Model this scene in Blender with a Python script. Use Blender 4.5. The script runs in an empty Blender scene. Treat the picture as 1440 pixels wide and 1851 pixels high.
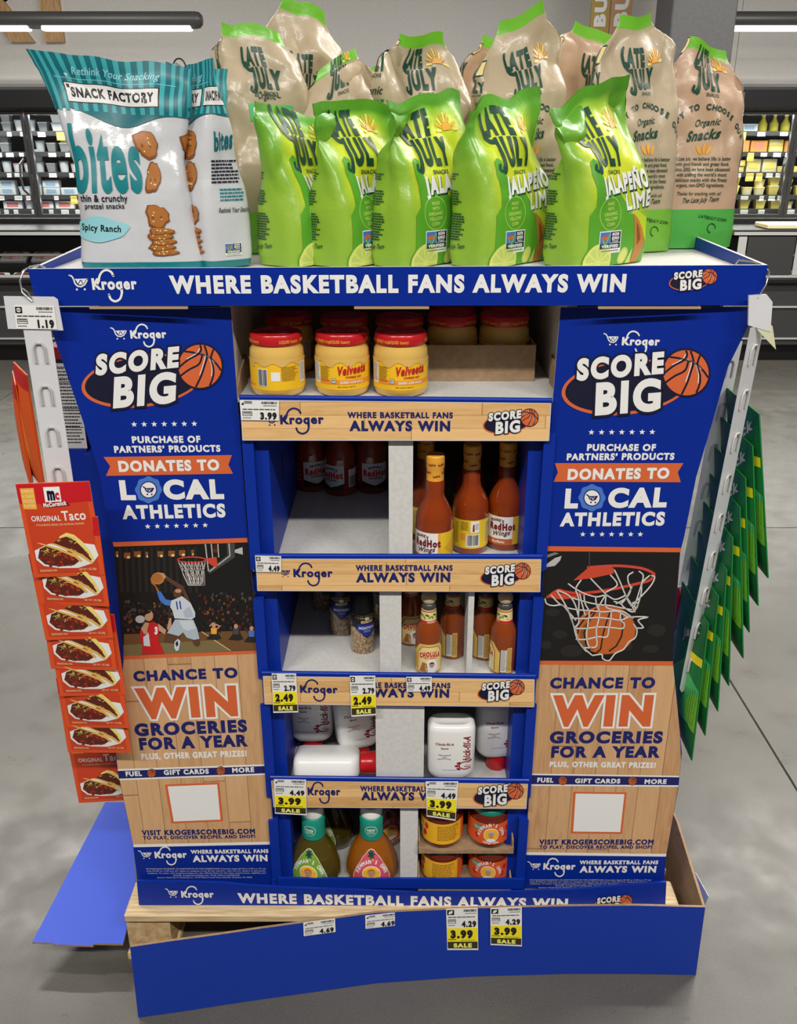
import bpy, math, random
from math import sin, cos, tan, atan, atan2, pi, radians, sqrt, floor as ifloor
from mathutils import Vector, noise
from mathutils.geometry import tessellate_polygon

sc = bpy.context.scene
COL = sc.collection
rnd = random.Random(7)

# ------------------------------------------------------------------ camera
F, CX, CY, PITCH, EYE = 1627.0, 720.0, 925.5, radians(22.5), 1.6
cam = bpy.data.cameras.new('camera'); camo = bpy.data.objects.new('camera', cam); COL.objects.link(camo)
cam.sensor_fit = 'HORIZONTAL'; cam.sensor_width = 36.0; cam.lens = F / 1440 * 36
cam.clip_start = .05; cam.clip_end = 60
camo.location = (0, 0, EYE); camo.rotation_euler = (pi / 2 - PITCH, 0, 0)
sc.camera = camo
# ------------------------------------------------------------------ world, lights, exposure
w = bpy.data.worlds.new('store_ambience'); sc.world = w; w.use_nodes = True
w.node_tree.nodes['Background'].inputs[0].default_value = (1.0, .965, .92, 1)
w.node_tree.nodes['Background'].inputs[1].default_value = .085
sc.view_settings.view_transform = 'Standard'; sc.view_settings.look = 'None'
sc.view_settings.exposure = -0.12; sc.view_settings.gamma = 1.0; sc.view_settings.use_curve_mapping = False


def area(name, loc, sx, sy, power, rot=(0, 0, 0), col=(1, .955, .89)):
    l = bpy.data.lights.new(name, 'AREA'); l.shape = 'RECTANGLE'; l.size = sx; l.size_y = sy; l.energy = power; l.color = col
    o = bpy.data.objects.new(name, l); COL.objects.link(o); o.location = loc; o.rotation_euler = rot
    return o


# rows of linear ceiling luminaires of the store (above and behind the camera, and over the far aisle)
for (x, y, z, p) in ((-1.9, -.9, 3.5, 86), (.2, -.9, 3.5, 88), (2.3, -.9, 3.5, 98),
                     (-2.6, 2.6, 3.6, 60), (1.7, 2.7, 3.6, 76), (3.4, 3.4, 3.6, 82),
                     (-2.6, 5.2, 3.6, 92), (0, 5.2, 3.6, 92), (2.8, 5.2, 3.6, 92)):
    area('ceiling_luminaire_light', (x, y, z), 1.5, .16, p)


# ------------------------------------------------------------------ photo geometry helpers
def ray(px, py):
    a = (px - CX) / F; b = (CY - py) / F
    return Vector((a, cos(PITCH) + b * sin(PITCH), -sin(PITCH) + b * cos(PITCH)))


def at(px, py, Y=None, Z=None):
    d = ray(px, py)
    t = Y / d.y if Y is not None else (Z - EYE) / d.z
    return Vector((0, 0, EYE)) + d * t


class Flat:
    """a flat patch: origin o, unit axes u (to the viewer's right) and v (up), normal n to the viewer"""
    cell = None

    def __init__(s, o, u, v):
        s.o = Vector(o); s.u = Vector(u).normalized(); s.v = Vector(v).normalized(); s.n = s.u.cross(s.v).normalized()

    def uv(s, px, py):
        d = ray(px, py); c = Vector((0, 0, EYE))
        p = c + d * ((s.o - c).dot(s.n) / d.dot(s.n)) - s.o
        return (p.dot(s.u), p.dot(s.v))

    def pt(s, x, y, h=0):
        return s.o + s.u * x + s.v * y + s.n * h

    def map(s, x, y, h):
        return s.pt(x, y, h), s.n


# ------------------------------------------------------------------ materials
def lin(c):
    return tuple(((x / 255) / 12.92 if x / 255 <= .04045 else ((x / 255 + .055) / 1.055) ** 2.4) for x in c) + (1,)


PAL = dict(white=(238, 238, 236), paper=(226, 226, 224), black=(22, 22, 24), navy=(25, 30, 102), darknavy=(12, 14, 46), blue=(22, 48, 152), shelfblue=(26, 54, 160),
           orange=(216, 102, 54), skirtblue=(30, 60, 165), grey=(128, 128, 126), lgrey=(190, 190, 188), dgrey=(70, 70, 70), red=(200, 28, 34), dred=(140, 18, 26), yellow=(250, 232, 30),
           saleband=(52, 50, 24), saletext=(250, 245, 120), card=(176, 148, 116), cardin=(128, 102, 76), cardwhite=(215, 214, 211), cardbeige=(206, 198, 188), medblue=(72, 120, 205),
           teal=(20, 128, 136), tealdark=(10, 104, 114), teallight=(60, 165, 172), ltteal=(150, 212, 222), lgreen=(122, 190, 50), green=(88, 165, 42), dgreen=(28, 92, 52), olive=(120, 165, 50),
           lime=(190, 215, 40), ltlime=(222, 226, 120), limepulp=(196, 216, 110), bagtan=(206, 186, 158), bagpeach=(214, 180, 150), forest=(20, 70, 54), gold=(240, 170, 60), chip=(190, 128, 56), chipdark=(140, 84, 34),
           pretzel=(176, 112, 52), pretzeld=(132, 76, 32), cheese=(226, 184, 96), velyellow=(248, 196, 30), velorange=(240, 150, 50), velred=(196, 30, 36), skin=(198, 150, 116), skind=(92, 62, 46),
           hotsauce=(140, 54, 12), cream=(236, 214, 150), cholyellow=(226, 190, 100), wood=(205, 180, 140), sauceyellow=(236, 200, 40), maroon=(120, 22, 30),
           mccred=(200, 26, 38), tacoorange=(226, 82, 34), tacored=(206, 66, 36), meat=(92, 36, 26), meat2=(122, 52, 36), shell=(226, 180, 90), shelllt=(240, 220, 130), lettuce=(150, 180, 70), tomato=(206, 60, 40), cheddar=(250, 215, 110),
           pink=(214, 84, 100), newteal=(24, 150, 128), salsaorange=(226, 92, 40), salsayellow=(246, 186, 40), photo=(22, 20, 20), photo2=(38, 34, 32), court=(126, 110, 72), court2=(112, 78, 44), jersey=(206, 214, 222), jersey2=(176, 190, 204), rim=(206, 72, 48), net=(228, 222, 216),
           ballorange=(196, 100, 44), packgreen=(30, 128, 62), packdark=(24, 104, 54), packlight=(84, 196, 110), meatpink=(196, 120, 110), butter=(244, 222, 110))
MATS = {}


def M(name, rough=None, **kw):
    key = name if rough is None and not kw else name + '|' + str(rough) + str(sorted(kw.items()))
    if key in MATS: return MATS[key]
    m = bpy.data.materials.new(name); m.use_nodes = True
    b = m.node_tree.nodes['Principled BSDF']
    b.inputs['Base Color'].default_value = lin(PAL[name])
    b.inputs['Roughness'].default_value = .5 if rough is None else rough
    for k, v in kw.items(): b.inputs[k].default_value = v
    MATS[key] = m
    return m


def nodemat(name, rough=.5):
    m = bpy.data.materials.new(name); m.use_nodes = True
    nt = m.node_tree; b = nt.nodes['Principled BSDF']; b.inputs['Roughness'].default_value = rough
    MATS[name] = m

    def N(t, **kw):
        n = nt.nodes.new(t)
        for k, v in kw.items():
            if k.startswith('i_'): n.inputs[k[2:].replace('_', ' ')].default_value = v
            else: setattr(n, k, v)
        return n
    return m, nt, b, N, nt.links.new


def ramp(N, stops):
    r = N('ShaderNodeValToRGB'); e = r.color_ramp.elements
    while len(e) < len(stops): e.new(.5)
    for i, (p, c) in enumerate(stops): e[i].position = p; e[i].color = lin(c)
    return r


def speckle(name, c1, c2, scale, rough=.5, bump=0, dim='Object', stretch=None, detail=4):
    """two-tone noise material with optional bump"""
    m, nt, b, N, L = nodemat(name, rough)
    tc = N('ShaderNodeTexCoord'); src = tc.outputs[dim]
    if stretch:
        mp = N('ShaderNodeMapping'); mp.inputs['Scale'].default_value = stretch; L(src, mp.inputs[0]); src = mp.outputs[0]
    n = N('ShaderNodeTexNoise', i_Scale=scale, i_Detail=detail); L(src, n.inputs['Vector'])
    r = ramp(N, [(.35, c1), (.65, c2)]); L(n.outputs['Fac'], r.inputs[0]); L(r.outputs[0], b.inputs['Base Color'])
    if bump:
        bp = N('ShaderNodeBump', i_Strength=bump, i_Distance=.002); L(n.outputs['Fac'], bp.inputs['Height']); L(bp.outputs[0], b.inputs['Normal'])
    return m


# ------------------------------------------------------------------ objects
def tag(o, label=None, cat=None, group=None, kind=None):
    if label: o['label'] = label
    if cat: o['category'] = cat
    if group: o['group'] = group
    if kind: o['kind'] = kind
    return o


def thing(name, label, cat, loc=(0, 0, 0), rotz=0, group=None):
    o = bpy.data.objects.new(name, None); COL.objects.link(o)
    o.location = loc; o.rotation_euler = (0, 0, rotz)
    return tag(o, label, cat, group)


def rootloc(p):
    v = Vector((0, 0, 0))
    while p is not None: v += p.location; p = p.parent
    return v


def link(name, me, parent=None):
    o = bpy.data.objects.new(name, me); COL.objects.link(o)
    if parent: o.parent = parent
    return o


def copy_tree(o, parent=None):
    c = o.copy(); COL.objects.link(c); c.parent = parent
    for ch in list(o.children): copy_tree(ch, c)
    return c


class MB:
    """mesh collector; build() links everything gathered as ONE mesh object"""

    def __init__(s): s.V = []; s.Fc = []; s.MI = []; s.UV = None

    def add(s, vs, fs, mi=0):
        n = len(s.V); s.V += [tuple(v) for v in vs]; s.Fc += [tuple(i + n for i in f) for f in fs]; s.MI += [mi] * len(fs)
        return s

    def box(s, x0, x1, y0, y1, z0, z1, mi=0, top=None, bev=0):
        if bev:
            b = bev; vs = []
            for z, i in ((z0, b), (z0 + b, 0), (z1 - b, 0), (z1, b)):
                q = b if not i else b
                if i: ring = [(x0 + 2 * b, y0 + b), (x1 - 2 * b, y0 + b), (x1 - b, y0 + 2 * b), (x1 - b, y1 - 2 * b), (x1 - 2 * b, y1 - b), (x0 + 2 * b, y1 - b), (x0 + b, y1 - 2 * b), (x0 + b, y0 + 2 * b)]
                else: ring = [(x0 + b, y0), (x1 - b, y0), (x1, y0 + b), (x1, y1 - b), (x1 - b, y1), (x0 + b, y1), (x0, y1 - b), (x0, y0 + b)]
                vs += [(x, y, z) for x, y in ring]
            fs = [tuple(range(7, -1, -1)), tuple(range(24, 32))]
            for r in range(3):
                for k in range(8): fs.append((r * 8 + k, r * 8 + (k + 1) % 8, r * 8 + 8 + (k + 1) % 8, r * 8 + 8 + k))
            return s.add(vs, fs, mi)
        vs = [(x, y, z) for z in (z0, z1) for x, y in ((x0, y0), (x1, y0), (x1, y1), (x0, y1))]
        return s.add(vs, [(3, 2, 1, 0), (4, 5, 6, 7), (0, 1, 5, 4), (1, 2, 6, 5), (2, 3, 7, 6), (3, 0, 4, 7)], mi)

    def prism(s, pts, off, mi=0, mi_side=None):
        """closed outline pts (3d, counter-clockwise from the side that off points away from) given thickness off"""
        n = len(pts); off = Vector(off)
        s.add([Vector(p) for p in pts] + [Vector(p) + off for p in pts], [tuple(range(n)), tuple(range(2 * n - 1, n - 1, -1))], mi)
        k = len(s.V) - 2 * n; ms = mi if mi_side is None else mi_side
        for i in range(n):
            j = (i + 1) % n; s.Fc.append((k + j, k + i, k + n + i, k + n + j)); s.MI.append(ms)
        return s

    def lathe(s, prof, seg=28, c=(0, 0, 0), mi=0, sx=1, sy=1, capb=True, capt=True):
        vs = []; fs = []
        for r, z in prof:
            for k in range(seg): t = 2 * pi * k / seg; vs.append((c[0] + sx * r * cos(t), c[1] + sy * r * sin(t), c[2] + z))
        for i in range(len(prof) - 1):
            for k in range(seg): a = i * seg + k; b = i * seg + (k + 1) % seg; fs.append((a, b, b + seg, a + seg))
        if capb: fs.append(tuple(range(seg - 1, -1, -1)))
        if capt: fs.append(tuple((len(prof) - 1) * seg + k for k in range(seg)))
        return s.add(vs, fs, mi)

    def loops(s, rows, mi=0, capb=True, capt=True):
        """stack of equal-length closed rings"""
        n = len(rows[0]); vs = [p for r in rows for p in r]; fs = []
        for i in range(len(rows) - 1):
            for k in range(n): a = i * n + k; b = i * n + (k + 1) % n; fs.append((a, b, b + n, a + n))
        if capb: fs.append(tuple(range(n - 1, -1, -1)))
        if capt: fs.append(tuple((len(rows) - 1) * n + k for k in range(n)))
        return s.add(vs, fs, mi)

    def tube(s, pts, r, seg=8, mi=0):
        pts = [Vector(p) for p in pts]; rows = []
        t0 = (pts[1] - pts[0]).normalized(); a = t0.orthogonal().normalized()
        for i, p in enumerate(pts):
            t = (pts[min(i + 1, len(pts) - 1)] - pts[max(i - 1, 0)]).normalized()
            a = (a - t * a.dot(t)).normalized(); b = t.cross(a)
            rows.append([p + (a * cos(2 * pi * k / seg) + b * sin(2 * pi * k / seg)) * r for k in range(seg)])
        return s.loops(rows, mi)

    def build(s, name, mats, parent=None, world=True, smooth=None, normals=None):
        if not isinstance(mats, (list, tuple)): mats = [mats]
        mats = [M(m) if isinstance(m, str) else m for m in mats]
        o = rootloc(parent) if (world and parent) else Vector((0, 0, 0))
        me = bpy.data.meshes.new(name)
        me.from_pydata([(v[0] - o.x, v[1] - o.y, v[2] - o.z) for v in s.V], [], s.Fc)
        for m in mats: me.materials.append(m)
        if len(mats) > 1: me.polygons.foreach_set('material_index', s.MI)
        if s.UV:
            uvl = me.uv_layers.new(name='UVMap'); uvl.data.foreach_set('uv', [c for l in me.loops for c in s.UV[l.vertex_index]])
        me.update()
        if smooth is not None:
            me.polygons.foreach_set('use_smooth', [True] * len(me.polygons))
            if smooth: me.set_sharp_from_angle(angle=radians(smooth))
        if normals: me.normals_split_custom_set_from_vertices(normals)
        return link(name, me, parent)


def boxpart(name, parent, mat, x0, x1, y0, y1, z0, z1, **k):
    return MB().box(x0, x1, y0, y1, z0, z1, **k).build(name, mat, parent)


# ------------------------------------------------------------------ lettering
GL = {}


def load_glyphs():
    chars = [chr(c) for c in range(33, 127)] + ['Ñ', 'ñ', '®', '’', '°']
    obs = []
    for ch in chars + [' ', '']:
        for body in ((ch, ch + '|') if ch else ('|', )):
            c = bpy.data.curves.new('g', 'FONT'); c.body = body; c.resolution_u = 6; c.fill_mode = 'FRONT'
            o = bpy.data.objects.new('g', c); COL.objects.link(o); obs.append((ch, body, o))
    dg = bpy.context.evaluated_depsgraph_get(); dg.update()
    raw = {}
    for ch, body, o in obs:
        me = o.evaluated_get(dg).to_mesh()
        raw[(ch, body)] = ([(v.co.x, v.co.y) for v in me.vertices], [tuple(p.vertices) for p in me.polygons])
    for ch, body, o in obs:
        c = o.data; bpy.data.objects.remove(o); bpy.data.curves.remove(c)
    bar = max(v[0] for v in raw[('', '|')][0]); cap = max(v[1] for v in raw[('H', 'H')][0])
    for ch in chars + [' ']:
        vs, fs = raw[(ch, ch)]; adv = (max(v[0] for v in raw[(ch, ch + '|')][0]) - bar) / cap
        idx = {}; V = []; mp = []
        for v in vs:
            k = (round(v[0], 5), round(v[1], 5))
            if k not in idx: idx[k] = len(V); V.append((v[0] / cap, v[1] / cap))
            mp.append(idx[k])
        Fs = []
        for f in fs:
            f = [mp[i] for i in f]; f = [a for i, a in enumerate(f) if a != f[i - 1]]
            if len(f) < 3: continue
            A = sum(V[f[i - 1]][0] * V[f[i]][1] - V[f[i]][0] * V[f[i - 1]][1] for i in range(len(f)))
            if abs(A) < 1e-9: continue
            Fs.append(tuple(f) if A > 0 else tuple(reversed(f)))
        ed = {}
        for f in Fs:
            for i in range(len(f)): ed[(f[i - 1], f[i])] = 1
        bd = [(a, b) for (a, b) in ed if (b, a) not in ed]
        GL[ch] = (V, Fs, bd, adv)


GLW = {}


def glyph(ch, w):
    """outline glyph of cap height 1; with w, a second set of faces rings it to thicken it by w on every side"""
    k = (ch, round(w, 3))
    if k in GLW: return GLW[k]
    V, Fs, bd, adv = GL.get(ch, GL['-'])
    RV, RF = [], []
    if w > 0 and bd:
        nxt = {}; prv = {}
        for a, b in bd: nxt[a] = b; prv[b] = a
        idx = {}

        def en(a, b):
            dx, dy = V[b][0] - V[a][0], V[b][1] - V[a][1]; l = sqrt(dx * dx + dy * dy) or 1
            return dy / l, -dx / l
        for v in nxt:
            if v not in prv: continue
            n1 = en(prv[v], v); n2 = en(v, nxt[v]); mx, my = n1[0] + n2[0], n1[1] + n2[1]; d = mx * mx + my * my
            q = 1.76 / max(sqrt(d), .2) if d < .35 else 2 / d
            idx[v] = len(RV); RV.append(V[v]); RV.append((V[v][0] + mx * q * w, V[v][1] + my * q * w))
        for a, b in bd:
            if a in idx and b in idx: RF.append((idx[a], idx[a] + 1, idx[b] + 1, idx[b]))
    GLW[k] = (V, Fs, RV, RF, adv)
    return GLW[k]


FUT = {'E': .94, 'F': .94, 'S': .97, 'L': .93, 'B': .98}


def text_width(s, w=.0, track=0):
    return sum(GL.get(c, GL['-'])[3] * FUT.get(c, 1) + track + w * 1.9 for c in s) - track


def smooth_path(P, n=5):
    out = []
    for i in range(len(P) - 1):
        a, b, c, d = P[max(i - 1, 0)], P[i], P[i + 1], P[min(i + 2, len(P) - 1)]
        for k in range(n):
            t = k / n; out.append(tuple(.5 * (2 * b[j] + (c[j] - a[j]) * t + (2 * a[j] - 5 * b[j] + 4 * c[j] - d[j]) * t * t + (3 * b[j] - a[j] - 3 * c[j] + d[j]) * t ** 3) for j in (0, 1)))
    return out + [tuple(P[-1])]


class Art:
    """flat print: coloured polygons in a surface's own 2d coordinates, stacked in hair-thin layers"""

    def __init__(s): s.it = []

    def raw(s, vs, fs, mat, l=1): s.it.append((mat, l, vs, fs)); return s

    def poly(s, pts, mat, l=1):
        pts = [(p[0], p[1]) for p in pts]
        fs = tessellate_polygon([[Vector((p[0], p[1], 0)) for p in pts]])
        out = []
        for f in fs:
            a, b, c = (pts[i] for i in f)
            out.append(tuple(f) if (b[0] - a[0]) * (c[1] - a[1]) - (c[0] - a[0]) * (b[1] - a[1]) > 0 else tuple(reversed(f)))
        return s.raw(pts, out, mat, l)

    def rect(s, x0, y0, x1, y1, mat, l=1): return s.poly([(x0, y0), (x1, y0), (x1, y1), (x0, y1)], mat, l)

    def ell(s, cx, cy, rx, ry, mat, l=1, rot=0, n=28, a0=0, a1=2 * pi):
        c, q = cos(rot), sin(rot); P = []
        full = abs(a1 - a0 - 2 * pi) < 1e-6
        for k in range(n if full else n + 1):
            t = a0 + (a1 - a0) * k / n; x, y = rx * cos(t), ry * sin(t); P.append((cx + x * c - y * q, cy + x * q + y * c))
        return s.poly(P, mat, l)

    def stroke(s, pts, wd, mat, l=1, closed=False, round_=True):
        n = len(pts); L = []; R = []
        for i, p in enumerate(pts):
            a = pts[i - 1] if (i or closed) else p; b = pts[(i + 1) % n] if (i < n - 1 or closed) else p
            d1 = (p[0] - a[0], p[1] - a[1]); d2 = (b[0] - p[0], b[1] - p[1])
            l1 = sqrt(d1[0] ** 2 + d1[1] ** 2); l2 = sqrt(d2[0] ** 2 + d2[1] ** 2)
            if l1 < 1e-12: d1, l1 = d2, l2
            if l2 < 1e-12: d2, l2 = d1, l1
            n1 = (-d1[1] / l1, d1[0] / l1); n2 = (-d2[1] / l2, d2[0] / l2); mx, my = n1[0] + n2[0], n1[1] + n2[1]
            q = 2 / max(mx * mx + my * my, .6); h = wd / 2 * q
            L.append((p[0] + mx * h, p[1] + my * h)); R.append((p[0] - mx * h, p[1] - my * h))
        vs = L + R; fs = []
        for i in range(n if closed else n - 1): j = (i + 1) % n; fs.append((n + i, n + j, j)); fs.append((n + i, j, i))
        s.raw(vs, fs, mat, l)
        if round_ and not closed:
            for p in (pts[0], pts[-1]): s.ell(p[0], p[1], wd / 2, wd / 2, mat, l, n=10)
        return s

    def text(s, t, o, U, V, mat, l=1, w=0, fit=None, align='l', track=0, arc=None):
        """cap height = |V|; U is the advance direction per cap height, or the whole line when fit is True"""
        W = text_width(t, w, track)
        if fit: U = (U[0] / W, U[1] / W)
        x = 0 if (align == 'l' or fit) else (-W / 2 if align == 'c' else -W)
        for i, ch in enumerate(t):
            g, fs, rv, rf, adv = glyph(ch, w); fx = FUT.get(ch, 1); x += w * .95
            for vv, ff, dl in ((g, fs, 0), (rv, rf[0::3], -.15), (rv, rf[1::3], -.25), (rv, rf[2::3], -.35)):
                if not ff: continue
                if arc:
                    a = -x / arc; c, q = cos(a), sin(a); ox, oy = arc * -q, arc * (c - 1)
                    pts = [(ox + (p[0] * fx) * c - p[1] * q, oy + (p[0] * fx) * q + p[1] * c) for p in vv]
                else: pts = [(x + p[0] * fx, p[1]) for p in vv]
                s.raw([(o[0] + U[0] * a + V[0] * b, o[1] + U[1] * a + V[1] * b) for a, b in pts], ff, mat, l + dl + .3 * (i % 2))
            x += adv * fx + track + w * .95
        return s

    def line(s, pl, t, xl, yl, xr, yr, cap, mat, l=1, w=.06, shear=0, outline=None, ol=.12, omat='navy'):
        """a line of lettering set on a flat patch between two photo points of its baseline"""
        o = pl.uv(xl, yl); e = pl.uv(xr, yr); U = (e[0] - o[0], e[1] - o[1]); m = pl.uv((xl + xr) / 2, (yl + yr) / 2); tp = pl.uv((xl + xr) / 2, (yl + yr) / 2 - cap)
        h = sqrt((tp[0] - m[0]) ** 2 + (tp[1] - m[1]) ** 2); n = sqrt(U[0] ** 2 + U[1] ** 2); k = 1 / (1 + 2 * w); h *= k; V = (h * shear, h); o = (o[0], o[1] + w * h)
        if outline:
            W = text_width(t, w); s.text(t, (o[0] - U[0] / W * .95 * ol, o[1] - U[1] / W * .95 * ol), (U[0] / W, U[1] / W), V, omat, l, w + ol, track=-1.9 * ol)
            s.text(t, o, (U[0] / W, U[1] / W), V, mat, l + 1, w)
        else: s.text(t, o, U, V, mat, l, w, fit=True)
        return s

    def curve(s, pts, wd, mat, l=1, round_=True, n=5):
        return s.stroke(smooth_path(pts, n), wd, mat, l, round_=round_)

    def star(s, x, y, r, mat, l=1):
        return s.poly([(x + (r if k % 2 == 0 else r * .42) * sin(pi * k / 5), y + (r if k % 2 == 0 else r * .42) * cos(pi * k / 5)) for k in range(10)], mat, l)

    def placed(s, f, lo=0):
        """a copy of the print with every 2d point sent through f"""
        a = Art(); a.it = [(m, l + lo, [f(p) for p in vs], fs) for m, l, vs, fs in s.it]
        return a

    def join(s, other): s.it += other.it; return s

    def build(s, name, surf, parent, world=True, eps=.0004, step=.00022, rough=None):
        mb = MB(); mats = []; NR = []
        for mat, l, vs, fs in s.it:
            if mat not in mats: mats.append(mat)
            mi = mats.index(mat); h = eps + step * l
            if surf.cell is None:
                mb.add([surf.map(p[0], p[1], h)[0] for p in vs], fs, mi); continue
            du, dv = surf.cell; V = []; FF = []
            for f in fs:
                for poly in clipgrid([vs[i] for i in f], du, dv):
                    n = len(V)
                    for p in poly:
                        q, nn = surf.map(p[0], p[1], h); V.append(q); NR.append(nn)
                    FF.append(tuple(range(n, n + len(poly))))
            mb.add(V, FF, mi)
        return mb.build(name, [m if not isinstance(m, str) else M(m, rough) for m in mats], parent, world, normals=NR or None, smooth=0 if NR else None)


def clip1(poly, ax, c, keep_less):
    out = []; n = len(poly)
    for i in range(n):
        a = poly[i - 1]; b = poly[i]; ia = (a[ax] <= c) == keep_less; ib = (b[ax] <= c) == keep_less
        if ia != ib:
            t = (c - a[ax]) / (b[ax] - a[ax]); out.append((a[0] + (b[0] - a[0]) * t, a[1] + (b[1] - a[1]) * t))
        if ib: out.append(b)
    return out


def clipgrid(poly, du, dv):
    res = [poly]
    for ax, d in ((0, du), (1, dv)):
        if not d: continue
        nxt = []
        for p in res:
            lo = min(q[ax] for q in p); hi = max(q[ax] for q in p)
            k = ifloor(lo / d + 1e-9) + 1
            if k * d >= hi - 1e-9: nxt.append(p); continue
            rest = p
            while k * d < hi - 1e-9 and len(rest) > 2:
                a = clip1(rest, ax, k * d, True)
                if len(a) > 2: nxt.append(a)
                rest = clip1(rest, ax, k * d, False); k += 1
            if len(rest) > 2: nxt.append(rest)
        res = nxt
    return res


class Round:
    """print surface on a turned body: x = arc length at radius R from the front, y = height; profile [(r,z)]"""

    def __init__(s, prof, R, c=(0, 0, 0), yaw=0, sq=None):
        s.prof = prof; s.R = R; s.c = Vector(c); s.yaw = yaw; s.cell = (R * 2 * pi / 56, 0)

    def map(s, x, y, h):
        p = s.prof
        for i in range(len(p) - 1):
            if p[i][1] <= y <= p[i + 1][1] and p[i + 1][1] > p[i][1]:
                t = (y - p[i][1]) / (p[i + 1][1] - p[i][1]); r = p[i][0] + (p[i + 1][0] - p[i][0]) * t; k = (p[i + 1][0] - p[i][0]) / (p[i + 1][1] - p[i][1]); break
        else: r = s.R; k = 0
        a = x / s.R + s.yaw; d = Vector((sin(a), -cos(a), 0)); n = (d + Vector((0, 0, -k))).normalized()
        return s.c + d * r + Vector((0, 0, y)) + n * h, n


load_glyphs()
# ================================================================== the place: floor, wall, column
m, nt, b, N, L = nodemat('polished_concrete', .34)
tc = N('ShaderNodeTexCoord')
n1 = N('ShaderNodeTexNoise', i_Scale=1.3, i_Detail=6); n2 = N('ShaderNodeTexNoise', i_Scale=330, i_Detail=4); n3 = N('ShaderNodeTexVoronoi', i_Scale=26, feature='DISTANCE_TO_EDGE')
n4 = N('ShaderNodeTexNoise', i_Scale=9, i_Detail=4)
for n in (n1, n2, n4): L(tc.outputs['Object'], n.inputs['Vector'])
wv = N('ShaderNodeMixRGB', i_Fac=.5); L(tc.outputs['Object'], wv.inputs[1]); L(n4.outputs['Color'], wv.inputs[2]); L(wv.outputs[0], n3.inputs['Vector'])
r1 = ramp(N, [(.3, (84, 82, 76)), (.7, (104, 101, 95))]); L(n1.outputs['Fac'], r1.inputs[0])
r2 = ramp(N, [(.3, (120, 116, 108)), (.55, (255, 255, 255)), (.68, (255, 255, 255))]); L(n2.outputs['Fac'], r2.inputs[0])
mx = N('ShaderNodeMixRGB', blend_type='MULTIPLY', i_Fac=.36); L(r1.outputs[0], mx.inputs[1]); L(r2.outputs[0], mx.inputs[2])
r3 = ramp(N, [(0, (140, 137, 128)), (.02, (0, 0, 0))]); L(n3.outputs['Distance'], r3.inputs[0])
mx2 = N('ShaderNodeMixRGB', blend_type='LIGHTEN', i_Fac=.18); L(mx.outputs[0], mx2.inputs[1]); L(r3.outputs[0], mx2.inputs[2])
L(mx2.outputs[0], b.inputs['Base Color'])
rr = N('ShaderNodeMapRange', i_From_Min=.3, i_From_Max=.7, i_To_Min=.26, i_To_Max=.46); L(n4.outputs['Fac'], rr.inputs[0]); L(rr.outputs[0], b.inputs['Roughness'])
fl = MB().box(-9, 9, -4, 9.5, -.08, -.012).build('floor', speckle('joint_filler', (150, 147, 140), (168, 165, 158), 30, .8)); tag(fl, kind='structure')
xs = [-9, -6.34, -2.64, 1.06, 4.76, 9]; ys = [-4, -.02, 3.68, 7.38, 9.5]
for i in range(5):
    for j in range(4):
        g = .0035
        MB().box(xs[i] + g, xs[i + 1] - g, ys[j] + g, ys[j + 1] - g, -.011, 0).build('slab', m, fl)

wallm = speckle('painted_wall', (206, 203, 198), (212, 209, 204), 60, .8, .12)
wl = MB().box(-9, 9, 8.66, 8.8, 0, 5).build('wall_back', wallm); tag(wl, kind='structure')
for x0, x1 in ((-9, -4.6), (-4.594, -.893), (-.887, 2.9), (2.906, 9)):
    MB().box(x0, x1, 8.648, 8.659, 0, 5).build('panel', wallm, wl)
colm = speckle('column_paint', (84, 84, 86), (90, 90, 92), 40, .55)
cl = MB().box(1.86, 2.3, 6.95, 7.4, 0, 5, bev=.008).build('pillar', colm); tag(cl, 'grey square steel column standing between the two refrigerated cases', 'column', kind='structure')
p = at(1321, 207, Y=6.9)
jb = thing('junction_box', 'grey electrical junction box with three round knockouts on the column', 'electrical box', (p.x, 6.94, p.z))
MB().box(p.x - .062, p.x + .062, 6.85, 6.948, p.z - .14, p.z + .14, bev=.004).build('housing', colm, jb)
for k in range(3):
    c = at(1313, 186 + 21 * k, Y=6.85); MB().tube([(c.x, 6.851, c.z), (c.x, 6.846, c.z)], .024, 16).build('knockout', M('dgrey'), jb)
for k in range(2):
    c = at(1332, 196 + 18 * k, Y=6.85); MB().tube([(c.x - .004, 6.851, c.z), (c.x - .004, 6.846, c.z)], .006, 8).build('screw', M('black'), jb)

# ================================================================== pendant lamps over the cases
lampm = M('grey', .4)
em = bpy.data.materials.new('lamp_diffuser'); em.use_nodes = True
eb = em.node_tree.nodes['Principled BSDF']; eb.inputs['Emission Color'].default_value = (1, .97, .92, 1); eb.inputs['Emission Strength'].default_value = 4.0


def pendant(x0, x1, segs, label, wires):
    t = thing('pendant_lamp', label, 'lamp', ((x0 + x1) / 2, 7.7, 2.4), group='linear lamps hung above the cases')
    R = .06; rows = []
    for x, r in ((x0, R * .55), (x0 + .02, R * .9), (x0 + .05, R), (x1 - .05, R), (x1 - .02, R * .9), (x1, R * .55)):
        rows.append([(x, 7.7 + r * cos(a), 2.43 + r * sin(a)) for a in [2 * pi * k / 20 for k in range(20)]])
    MB().loops([list(r) for r in rows]).build('housing', M('dgrey', .4), t, smooth=40)
    for a, c in segs:
        MB().box(a, c, 7.655, 7.745, 2.358, 2.395, bev=.006).build('diffuser', em, t)
    for x in wires: MB().tube([(x, 7.7, 2.48), (x, 7.7, 3.9)], .003, 6).build('hanging_wire', M('lgrey'), t)
    for a, c in segs: area('pendant_lamp_light', ((a + c) / 2, 7.7, 2.345), c - a, .08, 9)


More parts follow.
